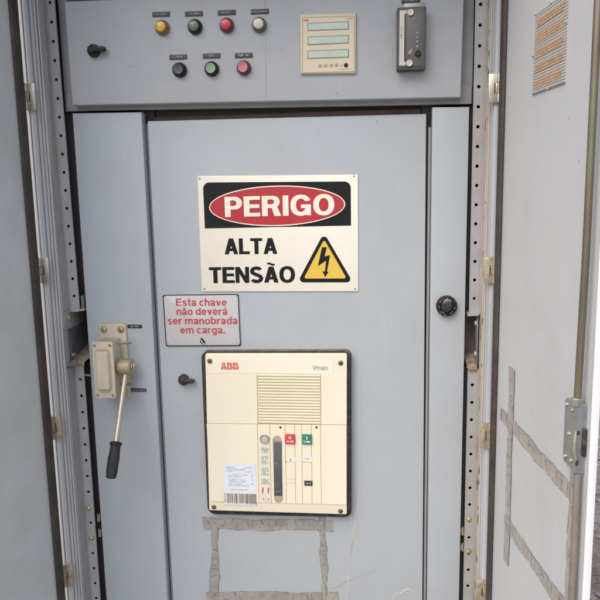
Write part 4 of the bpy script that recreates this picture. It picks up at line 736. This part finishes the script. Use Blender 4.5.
P0 = Vector((-.3905, -.050, 1.098)); P1 = Vector((-.3915, -.125, .966)); P2 = Vector((-.3925, -.163, .899)); dd = (P1-P0).normalized()
b = MB(); b.cyl(P0, P1+dd*.004, .0056, .0056, M['chrome'], 20); b.cyl(P0+dd*.045, P0+dd*.0465, .0059, .0059, M['brassy'], 20); LV = b.build('lever', t, bz)
LG = (P2-P1).length; b = MB(); b.lathe([(.0095, 0), (.0128, .002), (.0128, .006), (.0104, .010), (.0106, .014), (.0122, LG*.45), (.0118, LG*.8), (.0108, LG*.96), (.0085, LG)], P1, P2-P1, M['grip'], 26); b.build('grip', LV, bz)
nameplate(-.3769, 1.1979, .0334, .0078, -.0123, M['label'], M['ink_w'], 'black name plate beside the top of the beige lever switch', 11, .2, .78, 0, 'name plates beside the lever switch')
nameplate(-.3762, 1.0484, .0355, .0076, -.0123, M['label'], M['ink_w'], 'black name plate beside the bottom of the beige lever switch', 12, .1, .92, 0, 'name plates beside the lever switch')

# lock knob on the right panel
bz = (.3165, -.0122, 1.2455); t = thing('panel_lock', bz, 'round black worn lock knob on the narrow right hand panel', 'lock')
b = MB(); b.lathe([(.0215, 0), (.0222, .003), (.0220, .010), (.0200, .0135), (.0150, .0145), (.013, .0125)], bz, (0, -1, 0), M['black'], 36); b.build('collar', t, bz)
b = MB(); b.lathe([(.0128, .012), (.0122, .0165), (.009, .019), (.003, .0195)], bz, (0, -1, 0), M['brownblack'], 30); b.build('plug', t, bz)
b = MB(); r = random.Random(3)
for k in range(12):
    a = r.uniform(0, 6.28); q = r.uniform(.0145, .0185); x, z = bz[0]+q*math.cos(a), bz[2]+q*math.sin(a); L_ = r.uniform(.001, .0030); u = r.uniform(0, 3)
    b.prism([(x-L_*math.cos(u), z-L_*math.sin(u)), (x+.001*math.sin(u), z-.001*math.cos(u)), (x+L_*math.cos(u), z+L_*math.sin(u)), (x-.001*math.sin(u), z+.001*math.cos(u))], bz[1]-.0152, bz[1]-.0138, M['steel'])
b.prism([(bz[0]-.010, bz[2]+.003), (bz[0]-.007, bz[2]+.0035), (bz[0]-.003, bz[2]+.010), (bz[0]+.004, bz[2]+.0115), (bz[0]+.010, bz[2]+.006), (bz[0]+.007, bz[2]+.014), (bz[0]-.002, bz[2]+.0155), (bz[0]-.008, bz[2]+.011)], bz[1]-.0155, bz[1]-.0138, M['rustlip'], .0004); b.build('worn_marks', t, bz)

# ------------------------------------------------------------------ tape residue on the inner door
def ragged(p, q, w0, w1, seed, n=22, j=.0012):
    # an irregular strip from p to q
    r = random.Random(seed); p, q = Vector(p), Vector(q); d = q-p; nn = Vector((-d.y, d.x)).normalized(); A = []; B = []
    for k in range(n+1):
        u = k/n; c = p+d*u+(d.normalized()*r.uniform(-.004, .004) if k in (0, n) else Vector((0, 0))); hw = (w0+(w1-w0)*u)/2
        wa = .0016*math.sin(u*9+seed)+.0010*math.sin(u*23+seed*2); wb = .0016*math.sin(u*11+seed*3)+.0010*math.sin(u*27+seed)
        A.append(c+nn*(hw+wa+r.uniform(-j, j)*.7)); B.append(c-nn*(hw+wb+r.uniform(-j, j)*.7))
    return A, B
def tape(name, p, q, w0, w1, seed, label, mats, y=-.0003, base=None, rot=None, group=None, edge=True, lift=.0006, n=22):
    A, B = ragged(p, q, w0, w1, seed, n); L_ = len(A); vs = [(v.x, y-lift, v.y) for v in A]+[(v.x, y-lift, v.y) for v in B]
    b = MB(); fs = []
    b.raw(vs, [(i, i+1, L_+i+1, L_+i) for i in range(L_-1)], M[mats])
    if edge:
        r = random.Random(seed+9); d = (Vector(q)-Vector(p)).normalized(); nn = Vector((-d.y, d.x))
        for side, E_ in ((-1, A), (1, B)):
            for i in range(L_-1):
                w1_ = r.uniform(.0001, .0011); w2_ = r.uniform(.0001, .0011)
                if r.random() < .6: b.raw([(E_[i].x, y-lift-.0004, E_[i].y), (E_[i+1].x, y-lift-.0004, E_[i+1].y), (E_[i+1].x+side*nn.x*w2_, y-lift-.0004, E_[i+1].y+side*nn.y*w2_), (E_[i].x+side*nn.x*w1_, y-lift-.0004, E_[i].y+side*nn.y*w1_)], [(0, 1, 2, 3)], M['tapeedge'])
        LT = (Vector(q)-Vector(p)).length
        for k in range(int(LT/.0045)):     # wrinkles across the strip
            u = r.uniform(.01, .99); c = Vector(p).lerp(Vector(q), u); hw = (w0+(w1-w0)*u)/2*r.uniform(.5, .95); sk = d*r.uniform(-.003, .003); e = d*r.uniform(.0001, .00035)
            a_, b_ = c+nn*hw+sk, c-nn*hw*r.uniform(-.2, 1)-sk
            b.raw([(v.x, y-lift-.0003, v.y) for v in (a_-e, b_-e, b_+e, a_+e)], [(0, 1, 2, 3)], M['tapeedge'] if r.random() < .45 else M['tapelight'])
    if rot is None: o = b.build(name, None, (p[0], y, p[1]))
    else:
        o = b.build(name, None, (0, 0, 0)); o.location = base; o.rotation_euler = (0, 0, rot)
    return tag(o, label, 'tape', group)
GT = 'strips of tape residue on the inner door'
tape('tape_strip', (-.2400, .7185), (.0670, .7255), .0300, .0260, 1, 'horizontal grey tape residue strip just below the breaker front', 'tape', group=GT, n=40)
tape('tape_strip', (-.2120, .7220), (-.2225, .5300), .0130, .0240, 2, 'vertical grey tape residue strip on the left below the breaker front', 'tape', group=GT, lift=.0009)
tape('tape_strip', (.0425, .7440), (.0460, .5400), .0150, .0130, 3, 'vertical grey tape residue strip on the right below the breaker front', 'tape', group=GT, lift=.0009)
tape('tape_strip', (-.2390, .5290), (.0790, .5420), .0290, .0310, 4, 'lowest horizontal tape residue strip at the bottom of the photo', 'tape', group=GT, lift=.0012, n=40)
GR = 'strips of tape residue on the right outer door'
DK = dict(y=-.0005, base=HR, rot=RZR, group=GR, edge=True)
tape('tape_strip', (.050, 1.056), (.4250, 1.052), .0250, .0270, 5, 'upper horizontal tape strip across the right door below the latch', 'tapelight', **DK, n=36)
tape('tape_strip', (.095, .854), (.4250, .868), .0250, .0260, 6, 'lower horizontal tape strip across the right door', 'tapelight', **DK, lift=.0006, n=36)
tape('tape_strip', (.1170, 1.161), (.1170, .778), .0300, .0300, 7, 'vertical tape strip on the right door near its hinges', 'tapelight', **DK, lift=.0010, n=36)
tape('tape_strip', (.4130, 1.098), (.4100, .60), .0230, .0200, 8, 'vertical tape strip beside the locking rod under the latch', 'tapelight', **DK, lift=.0010, n=36)
tape('tape_strip', (.4515, 1.058), (.4530, 1.004), .0030, .0050, 9, 'torn end of tape past the locking rod on the right door', 'tapelight', **DK, lift=.0012) if 0 else None

# wiring chart on the right door
t = thing('wiring_chart', HR, 'aged printed chart with five orange bands fixed high on the right door', 'chart', None, RZR)
def cq(u, v):   # chart corner quad, u across, v down
    a = Vector((.183, 1.765)).lerp(Vector((.319, 1.7635)), u); c = Vector((.179, 1.640)).lerp(Vector((.319, 1.637)), u); return tuple(a.lerp(c, v))
b = MB(); b.prism([cq(0, 0), cq(1, 0), cq(1, 1), cq(0, 1)], -.0012, -.0003, M['paper']); b.build('sheet', t)
b = MB()
for k in range(29):
    v = .012+k*.0345
    if v < .995: b.flat([cq(0, v), cq(1, v), cq(1, v+.0065), cq(0, v+.0065)], -.0015, M['paperline'])
b.flat([cq(0, .988), cq(1, .988), cq(1, 1), cq(0, 1)], -.0018, M['paperline']); b.build('ruled_lines', t)
for k in range(5):
    b = MB(); r = random.Random(70+k); v0 = .085+k*.185
    for row in range(3):
        u = .05+r.uniform(0, .02)
        while u < .88:
            du = r.uniform(.04, .11); va = v0+row*.0345; b.flat([cq(u, va), cq(min(u+du, .9), va), cq(min(u+du, .9), va+.027), cq(u, va+.027)], -.0019, M['orange']); u += du+r.uniform(.004, .016)
    b.build('orange_band', t)
for u, v in ((.5, -.005), (.97, .33), (.97, .975), (.5, .99), (-.04, .5), (.0, .0)):
    x, z = cq(u, v); b = MB(); b.lathe([(.0024, 0), (.0022, .001), (.001, .002)], (x, -.0015, z), (0, -1, 0), M['steel'], 12); b.build('fixing', t)

# dirt specks are in the paint; grass stalks in front of the cabinet
def stalk(pts, r0, r1, m, label, branch=None):
    base = pts[0]; b = MB(); P = []
    for i in range(len(pts)-1):
        for k in range(6):
            t_ = k/6; p_ = [Vector(pts[max(i-1, 0)]), Vector(pts[i]), Vector(pts[i+1]), Vector(pts[min(i+2, len(pts)-1)])]
            P.append(.5*((2*p_[1])+(p_[2]-p_[0])*t_+(2*p_[0]-5*p_[1]+4*p_[2]-p_[3])*t_**2+(3*p_[1]-p_[0]-3*p_[2]+p_[3])*t_**3))
    P.append(Vector(pts[-1])); n_ = len(P)
    b.tube(P, [r0+(r1-r0)*k/(n_-1) for k in range(n_)], m, 7)
    if branch: b.tube([Vector(q) for q in branch], [r1*1.3]*(len(branch)-1)+[r1*.5], m, 6)
    o = b.build('grass_stalk', None, base); return tag(o, label, 'grass stalk', 'wild grass stalks in front of the cabinet')
stalk([(.080, -.36, 0), (.098, -.30, .45), (.109, -.26, .70), (.117, -.25, .79), (.132, -.25, .90), (.137, -.25, .945)], .0010, .0004, M['straw'], 'tallest pale dry grass stalk reaching up beside the breaker corner', [(.113, -.252, .755), (.121, -.25, .83), (.1265, -.25, .895)])
stalk([(.045, -.36, 0), (.058, -.30, .5), (.072, -.26, .70), (.090, -.25, .728), (.130, -.25, .750), (.166, -.25, .766)], .0012, .0005, M['stalkred'], 'thin reddish grass stalk bending to the right over the lowest tape')
stalk([(.055, -.36, 0), (.068, -.30, .5), (.067, -.26, .685), (.060, -.25, .755), (.053, -.25, .812)], .0012, .0005, M['stalkgreen'], 'thin upright green grass stalk in front of the lowest tape')
stalk([(.150, -.36, 0), (.172, -.30, .5), (.196, -.26, .700), (.214, -.25, .722), (.230, -.25, .731), (.240, -.25, .715), (.247, -.25, .695)], .0015, .0006, M['straw'], 'low dry grass stalk with a drooping tip near the right panel')
stalk([(.020, -.38, 0), (.030, -.34, .5), (.045, -.28, .67), (.080, -.26, .712), (.098, -.25, .735)], .0011, .0005, M['stalkgreen'], 'short yellow green grass blade at the foot of the reddish stalk')
